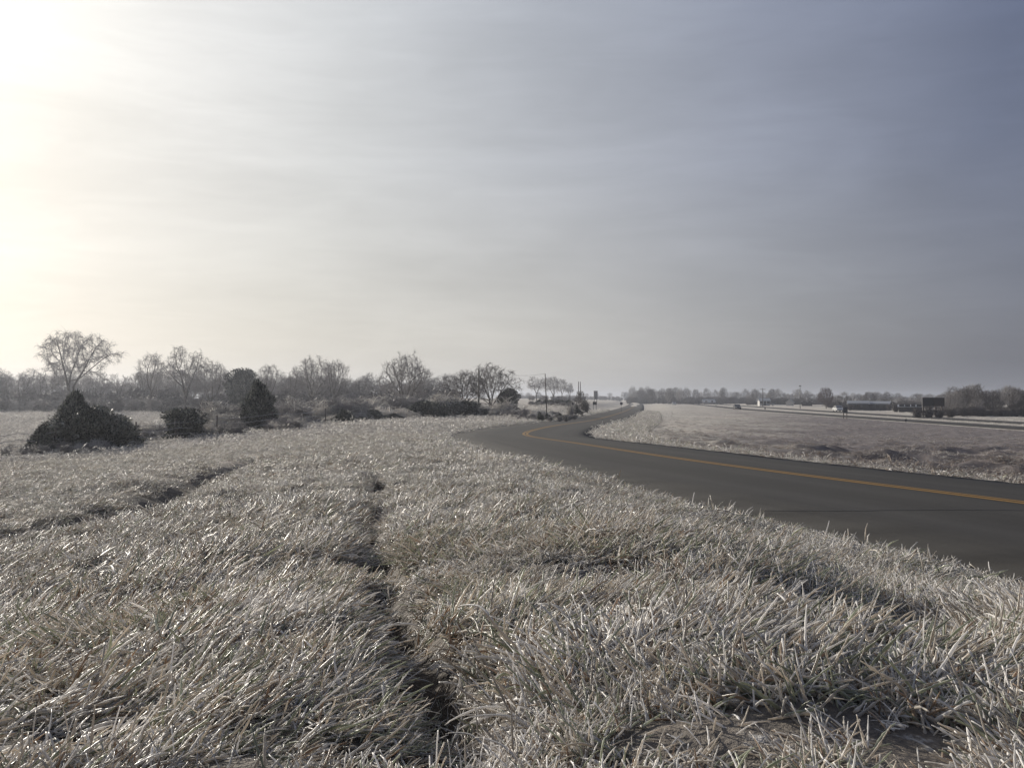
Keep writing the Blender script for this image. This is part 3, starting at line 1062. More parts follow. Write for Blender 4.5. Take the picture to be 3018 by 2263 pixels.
# ------------------------------------------------------------------ trees
def grow(seed, form, rx=4.2, cz=6.3, rz=3.8, fork=2.2, n=800, clump=.5, limbs=4):
    """a crown grown into a cloud of points (space colonisation); returns polylines with radii and a level"""
    r_ = np.random.default_rng(seed)
    A = r_.uniform(-1, 1, (n * 5, 3))
    rr = np.linalg.norm(A, axis=1)
    A = A[(rr < 1) & (rr > .28)]
    low = A[:, 2] < -.55
    A = A[~(low & (r_.random(len(A)) < .6))]
    # clumps and gaps
    C = r_.uniform(-1, 1, (46, 3))
    dmin = np.sqrt(((A[:, None] - C[None]) ** 2).sum(2)).min(1)
    A = A[dmin < np.quantile(dmin, 1 - clump * .45)][:int(n * 1.25)]
    A = A * (1 + r_.normal(0, .09, len(A)))[:, None]
    lobe = 1 + .22 * np.sin(np.arctan2(A[:, 1], A[:, 0]) * 3 + r_.uniform(0, 6)) + .12 * np.sin(np.arctan2(A[:, 1], A[:, 0]) * 5 + r_.uniform(0, 6))
    A = A * np.stack([rx * lobe, rx * lobe, np.full(len(A), rz)], 1) + np.array([r_.normal(0, .3), r_.normal(0, .3), cz])
    nodes = [np.array([0., 0, -.15])]
    par = [-1]
    st = .32
    lean = r_.normal(0, .08, 2)
    k = 0
    while nodes[-1][2] < fork:
        nodes.append(nodes[-1] + np.array([lean[0] * st + r_.normal(0, .015), lean[1] * st + r_.normal(0, .015), st]))
        par.append(k); k += 1
    # a few strong limbs start the crown
    root = k
    for b in range(limbs):
        a = b / limbs * 6.283 + r_.uniform(-.5, .5)
        el = r_.uniform(.3, .85) if form != 'fan' else r_.uniform(.1, .75)
        d_ = np.array([math.sin(el) * math.cos(a), math.sin(el) * math.sin(a), math.cos(el)])
        p = root - (int(r_.integers(0, 3)) if form != 'fan' else int(r_.integers(0, 2)))
        p = max(p, 0)
        c = nodes[p]
        for q in range(5 if form != 'fan' else 9):
            d_ = d_ + r_.normal(0, .10 if form != 'fan' else .04, 3) + np.array([0, 0, .05])
            d_ /= np.linalg.norm(d_)
            c = c + d_ * st
            nodes.append(c); par.append(p); p = len(nodes) - 1
    alive = np.ones(len(A), bool)
    N = np.array(nodes)
    near = np.full(len(A), 1e9); who = np.zeros(len(A), int)
    start = 0
    for it in range(70):
        new = N[start:]
        if len(new):
            d2 = ((A[:, None] - new[None]) ** 2).sum(2)
            jj = d2.argmin(1); dm = d2[np.arange(len(A)), jj]
            better = dm < near
            near[better] = dm[better]; who[better] = jj[better] + start
        alive &= near > .42 ** 2
        if not alive.any():
            break
        start = len(N)
        idx = np.nonzero(alive & (near < 6.0 ** 2))[0]
        if not len(idx):
            break
        dirs = {}
        for a_i in idx:
            v = A[a_i] - N[who[a_i]]
            v = v / np.linalg.norm(v)
            w = who[a_i]
            dirs[w] = dirs.get(w, 0) + v
        add, ap = [], []
        for w, v in dirs.items():
            v = v + r_.normal(0, .22, 3)
            if par[w] >= 0:
                back = N[w] - N[par[w]]
                v = v / (np.linalg.norm(v) + 1e-9) + .55 * back / (np.linalg.norm(back) + 1e-9)
            v /= np.linalg.norm(v) + 1e-9
            add.append(N[w] + v * st); ap.append(w)
        N = np.vstack([N, add]); par += ap
        if len(N) > 4200:
            break
    n_ = len(N)
    ch = [[] for _ in range(n_)]
    for q in range(1, n_):
        ch[par[q]].append(q)
    R = np.zeros(n_)
    for q in range(n_ - 1, -1, -1):
        R[q] = .018 ** 2.25 if not ch[q] else sum(R[c] for c in ch[q]) + (.004 ** 2.25)
    R = R ** (1 / 2.25)
    R *= .26 / max(R[0], .01) if R[0] > .26 else 1.0
    out = []
    stack = [(0, -1)]
    while stack:
        q, p = stack.pop()
        chain = ([p] if p >= 0 else []) + [q]
        while ch[q]:
            c = max(ch[q], key=lambda t: R[t])
            for o_ in ch[q]:
                if o_ != c:
                    stack.append((o_, q))
            q = c
            chain.append(q)
        rads = R[chain].copy()
        if p >= 0:
            rads[0] = rads[1]
        out.append((N[chain], rads, 0 if rads.max() > .075 else 2))
    # fine twigs
    cand = np.nonzero(R < .05)[0]
    for q in cand:
        ax = N[q] - N[par[q]]
        ax /= np.linalg.norm(ax) + 1e-9
        for b in range(5):
            v = ax * .8 + r_.normal(0, .75, 3)
            v[2] += {'weep': -.1, 'fan': .55}.get(form, .15)
            v /= np.linalg.norm(v)
            L = r_.uniform(.22, .7) * (1.5 if r_.random() < .12 else 1)
            e1 = N[q] + v * L * .55
            v2 = v + np.array([0, 0, {'weep': -.75, 'fan': .1}.get(form, -.1)]) + r_.normal(0, .2, 3)
            v2 /= np.linalg.norm(v2)
            out.append((np.array([N[q], e1, e1 + v2 * L * .6]), np.array([.014, .012, .008]), 5))
    return out


def tree_meshes(name, seed, H, form, twig=.014, **kw):
    segs = grow(seed, form, **kw)
    zmax = np.quantile(np.concatenate([s[0][:, 2] for s in segs]), .995)
    sc_ = H / zmax
    A, B = MB(), MB()
    for p, r, lev in segs:
        p = p * sc_
        if lev == 0:
            A.tube(p, np.maximum(r, .03), 6, cap=False)
        elif lev == 2:
            B.tube(p, np.maximum(r, twig), 3, cap=False)
        else:
            B.tube(p, r * (twig / .016), 3, cap=False)
    return A.mesh(name + "_trunk", True), B.mesh(name + "_crown")


TREES = {}
for nm, a in {
    'spread1': (11, 'weep', .015, dict(rx=5.0, cz=6.6, rz=3.5, fork=1.8, clump=.8, limbs=4)),
    'spread2': (12, 'weep', .015, dict(rx=4.2, cz=6.9, rz=3.2, fork=2.6, clump=.9, limbs=3)),
    'spread3': (23, 'norm', .014, dict(rx=3.9, cz=6.7, rz=3.4, fork=2.4, clump=.8, limbs=4)),
    'tall1': (14, 'norm', .014, dict(rx=2.7, cz=6.6, rz=3.6, fork=2.8, clump=.6, limbs=3, n=600)),
    'tall2': (15, 'weep', .014, dict(rx=2.8, cz=7.2, rz=2.9, fork=3.4, clump=.8, limbs=3, n=600)),
    'fan': (16, 'fan', .018, dict(rx=5.0, cz=5.6, rz=4.4, fork=1.1, clump=.55, limbs=10, n=900)),
    'round': (17, 'norm', .016, dict(rx=4.8, cz=5.9, rz=4.0, fork=1.4, clump=.6, limbs=6, n=1000)),
    'bushy': (18, 'fan', .026, dict(rx=4.4, cz=5.2, rz=4.8, fork=.8, clump=.2, limbs=7, n=900)),
}.items():
    TREES[nm] = tree_meshes(nm, a[0], 10, a[1], a[2], **a[3])
for k_, (t_, c_) in TREES.items():
    t_.materials.append(M_BARK)
    c_.materials.append(M_TWIG)
DARKC = {}
for k_ in ('round', 'bushy', 'tall1', 'spread3'):
    DARKC[k_] = TREES[k_][1].copy()
    DARKC[k_].materials.clear()
    DARKC[k_].materials.append(M_TWIGD)
REDC = TREES['bushy'][1].copy(); REDC.materials.clear(); REDC.materials.append(M_REDB)


def mesh_w(me):
    co = np.empty(len(me.vertices) * 3, np.float32)
    me.vertices.foreach_get('co', co)
    co = co.reshape(-1, 3)
    return co[:, 0].max() - co[:, 0].min()


def place_tree(kind, px, D, top, label, width=None, rz=None, group=None, name='bare_tree', crown=None, cat='tree', squash=None):
    """a tree whose foot is at column px, distance D, and whose top reaches photo row `top`"""
    x, y, z = at(px, D)
    H = zpy(top, D) - z
    o = empty(name, (x, y, z - .05), random.Random(px).uniform(0, 6.28) if rz is None else rz)
    s = H / 10.0
    sx = s
    if width:
        sx = (width / F * D) / mesh_w(TREES[kind][1]) * 1.02
    o.scale = (sx, sx, s)
    tag(o, label, cat, group)
    link('trunk', TREES[kind][0], o)
    link('crown', crown or TREES[kind][1], o)
    return o


random.seed(5)
place_tree('spread1', 212, 160, 978, "tallest bare tree, far left, its forked trunk rising behind the big dark bush", 270, 3.74)
place_tree('tall2', 447, 162, 1040, "slim bare tree with drooping top just right of the tallest tree", 105, 1.0)
place_tree('spread2', 545, 158, 1024, "leaning bare tree with two ragged crowns right of the slim one", 165, 2.0)
place_tree('spread3', 625, 156, 1066, "open branched bare tree directly left of the ivy clad tree", 130, 2.4)
place_tree('tall2', 792, 158, 1074, "thin bare tree with airy crown just right of the dark cedar", 100, .3)
place_tree('tall1', 868, 155, 1092, "slender twin stemmed bare tree behind the frosted brush right of the cedar", 70, 1.7)
place_tree('round', 925, 160, 1051, "large pale bare tree midway between the cedar and the fan shaped tree", 150, .9)
place_tree('spread3', 985, 150, 1062, "bare tree with rounded twiggy crown, right neighbour of the large pale one", 110, 4.0)
place_tree('tall1', 1085, 210, 1098, "faint far bare tree left of the fan shaped tree", 80, 3.0)
place_tree('fan', 1196, 125, 1043, "fan shaped bare tree with limbs radiating upward like a brush", 178, .4)
place_tree('round', 1365, 128, 1092, "left half of the wide bare clump, tree with crooked limbs", 150, 2.2, crown=DARKC['round'])
place_tree('round', 1446, 122, 1072, "right half of the wide bare clump, taller tree beside the utility pole", 180, 5.0, crown=DARKC['round'])
place_tree('spread2', 1581, 330, 1110, "lone bare tree at the left of the distant grove, fork visible under its crown", 72, 1.2)
place_tree('spread1', 1630, 330, 1110, "broad drooping tree in the middle of the distant grove", 75, .5)
place_tree('tall2', 1657, 335, 1117, "narrow drooping tree right of the broad one in the distant grove", 45, .5)
place_tree('spread2', 1679, 325, 1129, "smallest tree at the right end of the distant grove", 36, 2.5)
place_tree('bushy', 2435, 285, 1143, "dark reddish rounded tree beyond the highway between lamp pole and long sheds", 56, .5, name='leafy_tree', crown=REDC)
place_tree('bushy', 1710, 150, 1152, "dark twiggy bush tree beside the double poles near the bend", 40, 1.0, crown=DARKC['bushy'])
place_tree('tall1', 498, 250, 1112, "faint thin tree seen between the slim and the leaning trees", 50, 1.0)

# the wood beyond the field: many stems one cannot single out
kinds = ['tall1', 'tall2', 'spread2', 'spread3', 'round']
for i in range(72):
    px = -60 + i * 19.4 + random.uniform(-10, 10)
    if px < 1340:
        top = 1108 + random.uniform(-17, 17) - (10 if px < 160 else 0) - (6 if 430 < px < 700 else 0) + (10 if px > 980 else 0)
        k = random.choice(kinds)
        place_tree(k, px, random.uniform(172, 215), top, "bare grey tree in the hazy wood beyond the left field", random.uniform(60, 95), group="bare trees of the wood beyond the field", crown=DARKC.get(k) if i % 3 == 0 else None)
# tree row beyond the highway
def row(px0, px1, n, D, top0, top1, label, group, w=(26, 44)):
    for i in range(n):
        px = px0 + (px1 - px0) * (i + .5) / n + random.uniform(-.35, .35) * (px1 - px0) / n
        f = (px - px0) / (px1 - px0)
        top = top0 + (top1 - top0) * f + random.uniform(-1, 1) * (9 if D > 200 else 17)
        k = random.choice(['round', 'bushy', 'tall1', 'spread3'])
        place_tree(k, px, D * random.uniform(.96, 1.12), top, label, random.uniform(*w), group=group, crown=DARKC[k] if i % 2 else None)


row(1855, 2200, 24, 560, 1146, 1152, "hazy bare tree in the row beyond the far end of the highway", "trees beyond the far end of the highway", (20, 36))
row(1860, 2010, 9, 520, 1150, 1150, "hazy bare tree in the row beyond the far end of the highway", "trees beyond the far end of the highway", (26, 40))
row(2200, 2420, 15, 460, 1152, 1156, "grey bare tree behind the white house and the lamp pole", "trees behind the white house and lamp pole", (24, 40))
row(2455, 2790, 24, 330, 1160, 1163, "grey bare tree behind the long low sheds", "trees behind the long low sheds", (26, 46))
row(2785, 3120, 19, 196, 1147, 1138, "dark bare tree in the tall thicket at the right edge", "trees of the tall thicket at the right edge", (60, 90))
row(2800, 3100, 8, 190, 1160, 1150, "dark bare tree in the tall thicket at the right edge", "trees of the tall thicket at the right edge", (50, 80))
row(1475, 1860, 22, 900, 1166, 1160, "very faint far tree on the skyline left of the highway", "faint skyline trees left of the highway", (16, 26))


def brush_mesh(seed, n, w, h, mat_, rad=.02, up=1.0):
    """a twiggy shrub of stems that fan out and divide"""
    r_ = np.random.default_rng(seed)
    mb = MB()
    for _ in range(n):
        a = r_.random() * 6.283
        rr = math.sqrt(r_.random()) * .35
        base = np.array([math.cos(a) * rr * w / 2, math.sin(a) * rr * w / 2, -.05])
        d_ = np.array([math.cos(a) * r_.uniform(0, 1.0) * w / 2, math.sin(a) * r_.uniform(0, 1.0) * w / 2, h * r_.uniform(.55, 1.0) * up])
        pts = [base]
        c = base.copy()
        for k in range(3):
            c = c + (d_ - base) / 3 * (1 + r_.normal(0, .1)) + r_.normal(0, .05, 3) * h
            pts.append(c.copy())
        pts[-1][2] -= r_.uniform(0, .18) * h
        mb.tube(pts, [rad * 1.3, rad, rad * .8, rad * .5], 3, cap=False)
        for _b in range(7):
            t = r_.uniform(.25, 1) * 3
            k0 = min(int(t), 2)
            p = pts[k0] + (pts[k0 + 1] - pts[k0]) * (t - k0)
            dd = r_.normal(0, 1, 3) * np.array([1, 1, .55]) + np.array([0, 0, .35])
            dd /= np.linalg.norm(dd)
            L = h * r_.uniform(.10, .26)
            q = p + dd * L
            q2 = q + (dd + np.array([0, 0, -.45])) * L * .6
            mb.tube([p, q, q2], [rad * .7, rad * .6, rad * .4], 3, cap=False)
    me = mb.mesh("brush")
    me.materials.append(mat_)
    return me


def foliage_mesh(seed, prof, n, size, drop=.0, mats=(M_EVER, M_EVERI), tip=.17, side=(-1, -.3)):
    """dark evergreen: leaf sprays filling a profile r(t) of unit height/width; tips on the outside iced"""
    r_ = np.random.default_rng(seed)
    lob = r_.normal(0, 1, (26, 3)); lob /= np.linalg.norm(lob, axis=1)[:, None]
    amp = r_.uniform(-.42, .45, 26)
    z = r_.random(n)
    zz = np.empty(n)
    ps = np.array([prof(t) for t in np.linspace(0, 1, 60)])
    cdf = np.cumsum(ps ** 1.3 + .02); cdf /= cdf[-1]
    zz = np.interp(r_.random(n), cdf, np.linspace(0, 1, 60))
    a = r_.random(n) * 6.283
    rad = r_.random(n) ** .33
    R = np.interp(zz, np.linspace(0, 1, 60), ps)
    dv = np.stack([np.cos(a), np.sin(a), (zz - .5) * 1.6], 1)
    dvn = dv / np.linalg.norm(dv, axis=1)[:, None]
    b = np.clip((dvn @ lob.T - .72) / .28, 0, 1) @ amp
    R = R * (1 + b) * (1 + .8 * (vnoise(a * 2.2, zz * 5, seed) - .5) + .5 * (vnoise(a * 6, zz * 14, seed + 1) - .5))
    c = np.stack([np.cos(a) * R * rad, np.sin(a) * R * rad, zz * (1 + b * .12)], 1)
    # each spray: a bent pair of triangles
    d_ = dvn * np.array([1, 1, .5]) + r_.normal(0, .55, (n, 3)) + np.array([0, 0, .25])
    d_ /= np.linalg.norm(d_, axis=1)[:, None]
    s = size * r_.uniform(.5, 1.5, n)[:, None]
    s = s * (1 + .6 * (rad > .9) * (r_.random(n) < .3))[:, None]
    w_ = np.cross(d_, r_.normal(0, 1, (n, 3)))
    w_ /= np.linalg.norm(w_, axis=1)[:, None]
    p0 = c - w_ * s * .24
    p1 = c + w_ * s * .24
    p2 = c + d_ * s
    V = np.stack([p0, p1, p2], 1).reshape(-1, 3)
    Fq = np.arange(3 * n).reshape(-1, 3)
    outer = rad > .86
    mi = ((outer & (r_.random(n) < tip * (1 + 2.5 * (c[:, 2] > .55)))) | (r_.random(n) < .02)).astype(int)
    me = fast_mesh("foliage", V, Fq, mi)
    for m in mats:
        me.materials.append(m)
    return me


def stem_mesh(h, r):
    mb = MB()
    mb.tube([(0, 0, -.1), (.02, 0, h * .35), (0, .02, h * .75)], [r, r * .8, r * .35], 6)
    me = mb.mesh("stem", True)
    me.materials.append(M_BARK)
    return me


PROF = {
    'cone': lambda t: .5 * min(1, t * 5 + .55) * (1 - t) ** .62 + .01,
    'oval': lambda t: .5 * max(.0, 1 - abs(1.85 * t - .85) ** 2.6) ** .5 + .01,
    'mound': lambda t: .5 * max(0, 1 - t ** 1.8) ** .6,
    'tent': lambda t: .5 * max(.02, 1 - t) ** .8 * (1 if t < .68 else .75) + .02,
}
FOL = {k: foliage_mesh(900 + i, PROF[k], 16000, .058) for i, k in enumerate(PROF)}
FOL['big'] = foliage_mesh(950, PROF['tent'], 30000, .038, tip=.16)
STEM = stem_mesh(1.0, .03)


def evergreen(kind, px, D, top, bot, w, label, name='dark_shrub', cat='shrub', rz=None, group=None, lumps=None):
    """a dark bush built of a few overlapping masses of foliage on one stem"""
    x, y, z = at(px, D)
    z1 = zpy(top, D)
    z0 = z - .05
    o = empty(name, (x, y, z0), 0.0)
    H = z1 - z0
    W_ = w / F * D
    tag(o, label, cat, group)
    rr_ = random.Random(int(px * 7 + top))
    if lumps is None:
        lumps = [(kind, 0, .80, 1.0)]
        for q in range(3):
            lumps.append((rr_.choice(['mound', 'oval', 'oval']), rr_.uniform(-.34, .34), rr_.uniform(.38, .6), rr_.uniform(.42, .86)))
        if kind == 'oval':
            lumps = [('oval', 0, .85, 1.0), ('oval', -.24, .5, rr_.uniform(.7, .86)), ('oval', .22, .55, rr_.uniform(.6, .8)), ('mound', 0, .92, .5)]
        if kind == 'cone':
            lumps = [('cone', .02, 1.0, 1.0), ('oval', 0, .62, .84), ('oval', -.2, .5, .58), ('oval', .16, .66, .62), ('mound', 0, 1.05, .35)]
    for (k, dx, fw, fh) in lumps:
        f = link('foliage', FOL[k], o)
        f.scale = (W_ * fw, W_ * fw, H * fh)
        f.location = (dx * W_, rr_.uniform(-.15, .15) * W_, 0)
        f.rotation_euler = (rr_.uniform(-.06, .06), rr_.uniform(-.09, .09), rr_.uniform(0, 6.28))
    s = link('stem', STEM, o); s.scale = (H * .8, H * .8, H)
    return o


def DGP(px, py, D0=8, D1=400):
    Ds = np.exp(np.linspace(math.log(D0), math.log(D1), 500))
    Xs = (px - HX) / F * Ds
    zt = ZC - terrain(Xs, Ds)
    k = np.argmax((py - HY) / F * Ds > zt)
    return float(Ds[k])


evergreen('big', 268, 45.5, 1158, 1343, 225, "largest dark bush, tent shaped with a ragged iced peak, behind the wire fence", lumps=[('oval', -.22, .26, 1.0), ('oval', -.18, .42, .76), ('oval', -.30, .40, .58), ('oval', .20, .50, .64), ('oval', .02, .52, .74), ('oval', .32, .36, .50), ('mound', -.05, .95, .42), ('oval', .02, .50, .76), ('oval', -.38, .30, .5)])
evergreen('mound', 372, 47, 1240, 1330, 90, "low dark bush filling the right foot of the largest bush")
evergreen('mound', 128, 44, 1252, 1345, 85, "small dark stepped bush at far left behind the iced wires", rz=1.0)
evergreen('oval', 548, 52, 1205, 1300, 105, "round dark bush between the forked sapling and the frosted brush")
evergreen('cone', 765, 60, 1124, 1275, 100, "pointed dark cedar, tallest evergreen in the hedge row", name='cedar_tree', cat='tree', rz=.2)
evergreen('oval', 714, 150, 1088, 1225, 74, "ivy clad dark tree standing behind the pointed cedar", name='ivy_clad_tree', cat='tree')
evergreen('oval', 954, 74, 1236, 1264, 34, "smallest dark shrub in the hedge row, a lone ball on the grass")
evergreen('cone', 1014, 76, 1206, 1260, 52, "dark cone shaped shrub right of the lone ball shrub")
evergreen('oval', 1068, 82, 1228, 1256, 34, "low dark shrub under the faint far tree")
evergreen('oval', 1104, 84, 1208, 1253, 36, "upright dark shrub in the middle of the hedge row")
evergreen('mound', 1160, 84, 1218, 1252, 62, "dark domed shrub left of the fan shaped tree")
evergreen('oval', 1245, 92, 1182, 1246, 86, "wide dark shrub at the foot of the fan shaped tree")
evergreen('mound', 1290, 92, 1205, 1246, 60, "low dark shrub between the fan shaped tree and the clump")
evergreen('oval', 1328, 98, 1180, 1243, 70, "dark twin topped shrub below the wide bare clump, left part")
evergreen('oval', 1378, 98, 1182, 1242, 66, "dark shrub left of the utility pole foot")
evergreen('mound', 1430, 98, 1205, 1241, 66, "dark rounded shrub right of the utility pole foot")
evergreen('oval', 1497, 128, 1146, 1200, 52, "dark evergreen tree at the right end of the wide bare clump", name='evergreen_tree', cat='tree')
evergreen('mound', 1512, 100, 1218, 1243, 90, "low dark scrub where the hedge row meets the road")
evergreen('mound', 1632, 190, 1177, 1196, 112, "long low dark hedge in front of the distant grove", name='hedge', cat='hedge', lumps=[('mound', q_ * .1, .26, .75 + .25 * math.sin(q_ * 2.1) ** 2) for q_ in range(-4, 5)])
evergreen('mound', 1700, 125, 1196, 1212, 30, "small dark shrub at the foot of the dark bush tree")
for q, (px, D, tp, w, lb) in enumerate([
    (1650, 100, 1218, 26, "tiny dark shrub by the road bend, left one of three"),
    (1612, 92, 1219, 22, "tiny dark shrub by the road bend, middle one of three"),
    (1592, 88, 1216, 20, "tiny dark shrub by the road bend, leftmost nearest the scrub")]):
    evergreen('mound', px, D, tp, 0, w, lb)

BR = [brush_mesh(70 + i, 70, 1.0, 1.0, M_TWIGL, .012) for i in range(3)]
BRD = [brush_mesh(80 + i, 70, 1.0, 1.0, M_TWIG, .013) for i in range(3)]
BRX = [brush_mesh(90 + i, 80, 1.0, 1.0, M_TWIGD, .015) for i in range(2)]


def brush(px, D, top, w, label, lib=BR, name='frosted_shrub', group=None):
    x, y, z = at(px, D)
    H = zpy(top, D) - z
    W_ = w / F * D
    o = link(name, random.choice(lib))
    o.location = (x, y, z - .04)
    o.rotation_euler = (0, 0, random.uniform(0, 6.28))
    o.scale = (W_, W_, H * 1.05)
    tag(o, label, 'shrub', group)
    return o


brush(435, 55, 1238, 60, "thin frosted sapling forking upward right of the largest bush")
brush(660, 62, 1214, 110, "pale frosted shrub between the round dark bush and the cedar")
brush(705, 60, 1222, 70, "greyish frosted shrub touching the left side of the cedar", BRD)
brush(850, 66, 1221, 110, "wide frosted shrub right of the cedar")
brush(905, 70, 1226, 80, "dim frosted shrub left of the lone ball shrub", BRD)
brush(985, 78, 1220, 60, "frosted shrub between the lone ball and cone shaped shrubs")
brush(1050, 84, 1205, 80, "feathery frosted shrub right of the cone shaped shrub")
brush(1130, 90, 1195, 90, "arching frosted shrub left of the domed dark shrub")
brush(1185, 90, 1200, 70, "frosted shrub below the fan shaped tree")
brush(1215, 88, 1212, 50, "small frosted tuft of brush before the fan shaped tree")
brush(1300, 100, 1200, 60, "frosted shrub in the gap right of the fan shaped tree", BRD)
brush(1484, 108, 1176, 74, "pale frosted mound shrub under the evergreen of the clump")
brush(1500, 98, 1210, 60, "purplish grey shrub beside the road before the scrub", BRD)
brush(1560, 100, 1214, 40, "loose grey shrub at the end of the hedge row", BRD)
brush(1682, 118, 1187, 26, "pale round shrub just left of the dark bush tree")
brush(1725, 145, 1178, 32, "grey brush leaning right of the dark bush tree", BRX)
brush(30, 46, 1322, 90, "low frosted bramble at the left edge of the picture", BRD)
brush(200, 44, 1300, 90, "bramble in front of the fence post", BRD)
brush(400, 47, 1305, 80, "low bramble right of the largest bush", BRD)
brush(480, 50, 1300, 70, "low brown bramble left of the round dark bush", BRX)

for q, (px, D, tp, w) in enumerate([(2705, 166, 1203, 30), (2738, 165, 1199, 34), (2768, 164, 1201, 30), (2800, 168, 1200, 34)]):
    brush(px, D, tp, w, ["dull brush left of the big billboard's legs", "dull brush before the left legs of the big billboard", "dull brush before the right legs of the big billboard", "dull brush between the big billboard and the right thicket"][q], BRX)
for q, (px, D, tp, w) in enumerate([(2640, 238, 1189, 24), (2505, 255, 1192, 20), (2618, 255, 1191, 16)]):
    brush(px, D, tp, w, ["reddish grey brush between the long sheds and the flat barn", "grey brush at the left end of the long sheds", "grey brush at the right end of the long sheds"][q], BRX)

# undergrowth masses (nobody could count them)
def thicket(name, spans, lib, label, hm=1.0):
    c = tuft_coll(name + "_sources", [])
    for i, me in enumerate(lib):
        oo = bpy.data.objects.new(f"{name}_source_{i}", me)
        c.objects.link(oo)
    P, R_, S_ = [], [], []
    for (px0, px1, D0, D1, h0, h1, n) in spans:
        px = np.random.default_rng(int(px0 + D0)).uniform(px0, px1, n)
        D = rng.uniform(D0, D1, n)
        X = (px - HX) / F * D
        Z = terrain(X, D)
        P.append(np.stack([X, D, Z], 1)); S_.append(rng.uniform(h0, h1, n))
    P = np.concatenate(P); S_ = np.concatenate(S_)
    R_ = np.stack([np.zeros(len(P)), np.zeros(len(P)), rng.uniform(0, 6.28, len(P))], 1)
    return scatter(name, c, P, R_, S_, label, "undergrowth")


thicket("wood_undergrowth", [(-120, 1340, 158, 205, .8, 2.8, 700), (-120, 1000, 178, 215, 1.2, 4.6, 330), (1000, 1345, 140, 190, 1.2, 3.3, 150)], BRX + BRD[:1],
        "dense grey undergrowth of the wood beyond the left field")
thicket("hedge_brush", [(330, 900, 52, 62, .5, 1.0, 90), (620, 900, 66, 84, 1.1, 2.0, 90), (900, 1060, 84, 100, 1.3, 2.3, 90), (1060, 1350, 97, 116, 1.3, 2.6, 170), (1350, 1460, 100, 110, .8, 1.6, 30), (0, 330, 41, 46, .35, .7, 60), (1440, 1600, 94, 104, .5, 1.1, 40)], BRD + BR[:2],
        "low tangled brush along the foot of the hedge row")
thicket("highway_undergrowth", [(1850, 2220, 520, 580, 2, 4.2, 240), (2200, 2460, 440, 480, 1.5, 3.5, 150), (2440, 2800, 300, 345, 1.2, 2.6, 200), (2775, 3140, 184, 205, .8, 1.8, 220), (1470, 1860, 850, 950, 2, 4, 150)], BRX,
        "dark undergrowth below the trees beyond the highway")
thicket("bend_scrub", [(1520, 1700, 88, 125, .3, .7, 60), (1560, 1690, 180, 195, .5, 1.0, 40), (1560, 1700, 322, 345, .8, 2.0, 30)], BRD, "scattered low scrub inside the bend of the road")

# ------------------------------------------------------------------ fence
fx = [(-75, 41), (55, 43), (161, 44.0), (275, 45), (400, 47), (520, 49.5), (640, 53.5), (800, 58), (960, 66)]
fpts = [np.array(at(px, D)) for px, D in fx]
fence = tag(empty("wire_fence", fpts[2]), "old wire fence with thin posts and ice thickened wires by the dark bushes", "fence")
fo = fpts[2]
for i_, p in enumerate(fpts):
    if i_ < 2: continue
    mb = MB()
    q = p - fo
    lean = .03 * ((i_ * 7) % 5 - 2)
    mb.tube([(q[0], q[1], q[2] - .2), (q[0] + lean * .5, q[1], q[2] + .6), (q[0] + lean, q[1], q[2] + 1.32)], [.045, .042, .038], 6)
    link("post", mb.mesh("post", True), fence, M_WOOD)
for hgt in (.55, .85, 1.15):
    mb = MB()
    pts = []
    for a, b in zip(fpts[:-1], fpts[1:]):
        for t in np.linspace(0, 1, 7)[:-1]:
            q = a * (1 - t) + b * t - fo
            pts.append((q[0], q[1] - .05, q[2] + hgt - .09 * 4 * t * (1 - t)))
    mb.tube(pts, .013, 5)
    link("wire", mb.mesh("wire", True), fence, M_WIRE)

# ------------------------------------------------------------------ poles
def pole(px, D, top, label, r=.13, lean=0.0, arm=0, lamp=False, name='utility_pole', mat=M_WOOD):
    x, y, z = at(px, D)
    H = zpy(top, D) - z
    o = tag(empty(name, (x, y, z)), label, 'pole')
    mb = MB()
    mb.tube([(0, 0, -.3), (lean * .5, 0, H * .5), (lean, 0, H)], [r, r * .9, r * .72], 8)
    link('pole', mb.mesh('pole', True), o, mat)
    if arm:
        mb = MB(); mb.box(lean - arm, lean + arm, -.22, -.11, H - .55, H - .4)
        for s in (-1, -.45, .45, 1):
            mb.tube([(lean + s * arm * .95, -.165, H - .4), (lean + s * arm * .95, -.165, H - .22)], .045, 6)
        link('crossarm', mb.mesh('crossarm'), o, mat)
    if lamp:
        mb = MB(); mb.tube([(-.28, 0, H + .02), (-.2, 0, H + .25), (.2, 0, H + .25), (.28, 0, H + .02)], [.12, .2, .2, .12], 8)
        link('lamp_head', mb.mesh('lamp_head'), o, M_DARK)
    return o, Vector((x + lean, y, z + H))


p1 = pole(1411, 112, 1086, "tall dark utility pole in front of the wide bare clump", .10)[1]
p2 = pole(1612, 112, 1101, "leaning utility pole left of the distant grove's middle", .065, lean=-.22)[1]
p3 = pole(1705, 300, 1124, "left one of the two bare poles standing close together at the bend", .16)[1]
pole(1710.5, 302, 1125, "right one of the two bare poles standing close together at the bend", .16)
pole(2248, 380, 1144, "utility pole with crossarm before the white house", .17, arm=1.1)
pole(2358, 300, 1139, "tall lamp pole beyond the highway between house and reddish tree", .12, lamp=True, name='lamp_pole', mat=M_STEEL)


def wire_between(a, b, sag, label):
    mb = MB()
    org = a.copy()
    pts = []
    for t in np.linspace(0, 1, 25):
        q = a.lerp(b, float(t)) - org
        pts.append((q.x, q.y, q.z - sag * 4 * t * (1 - t)))
    mb.tube(pts, .008, 4)
    o = link('overhead_wire', mb.mesh('wire'), None, M_DARK)
    o.location = org
    return tag(o, label, 'wire')


wire_between(p1, p2, 0.5, "overhead wire from the tall pole to the leaning pole")

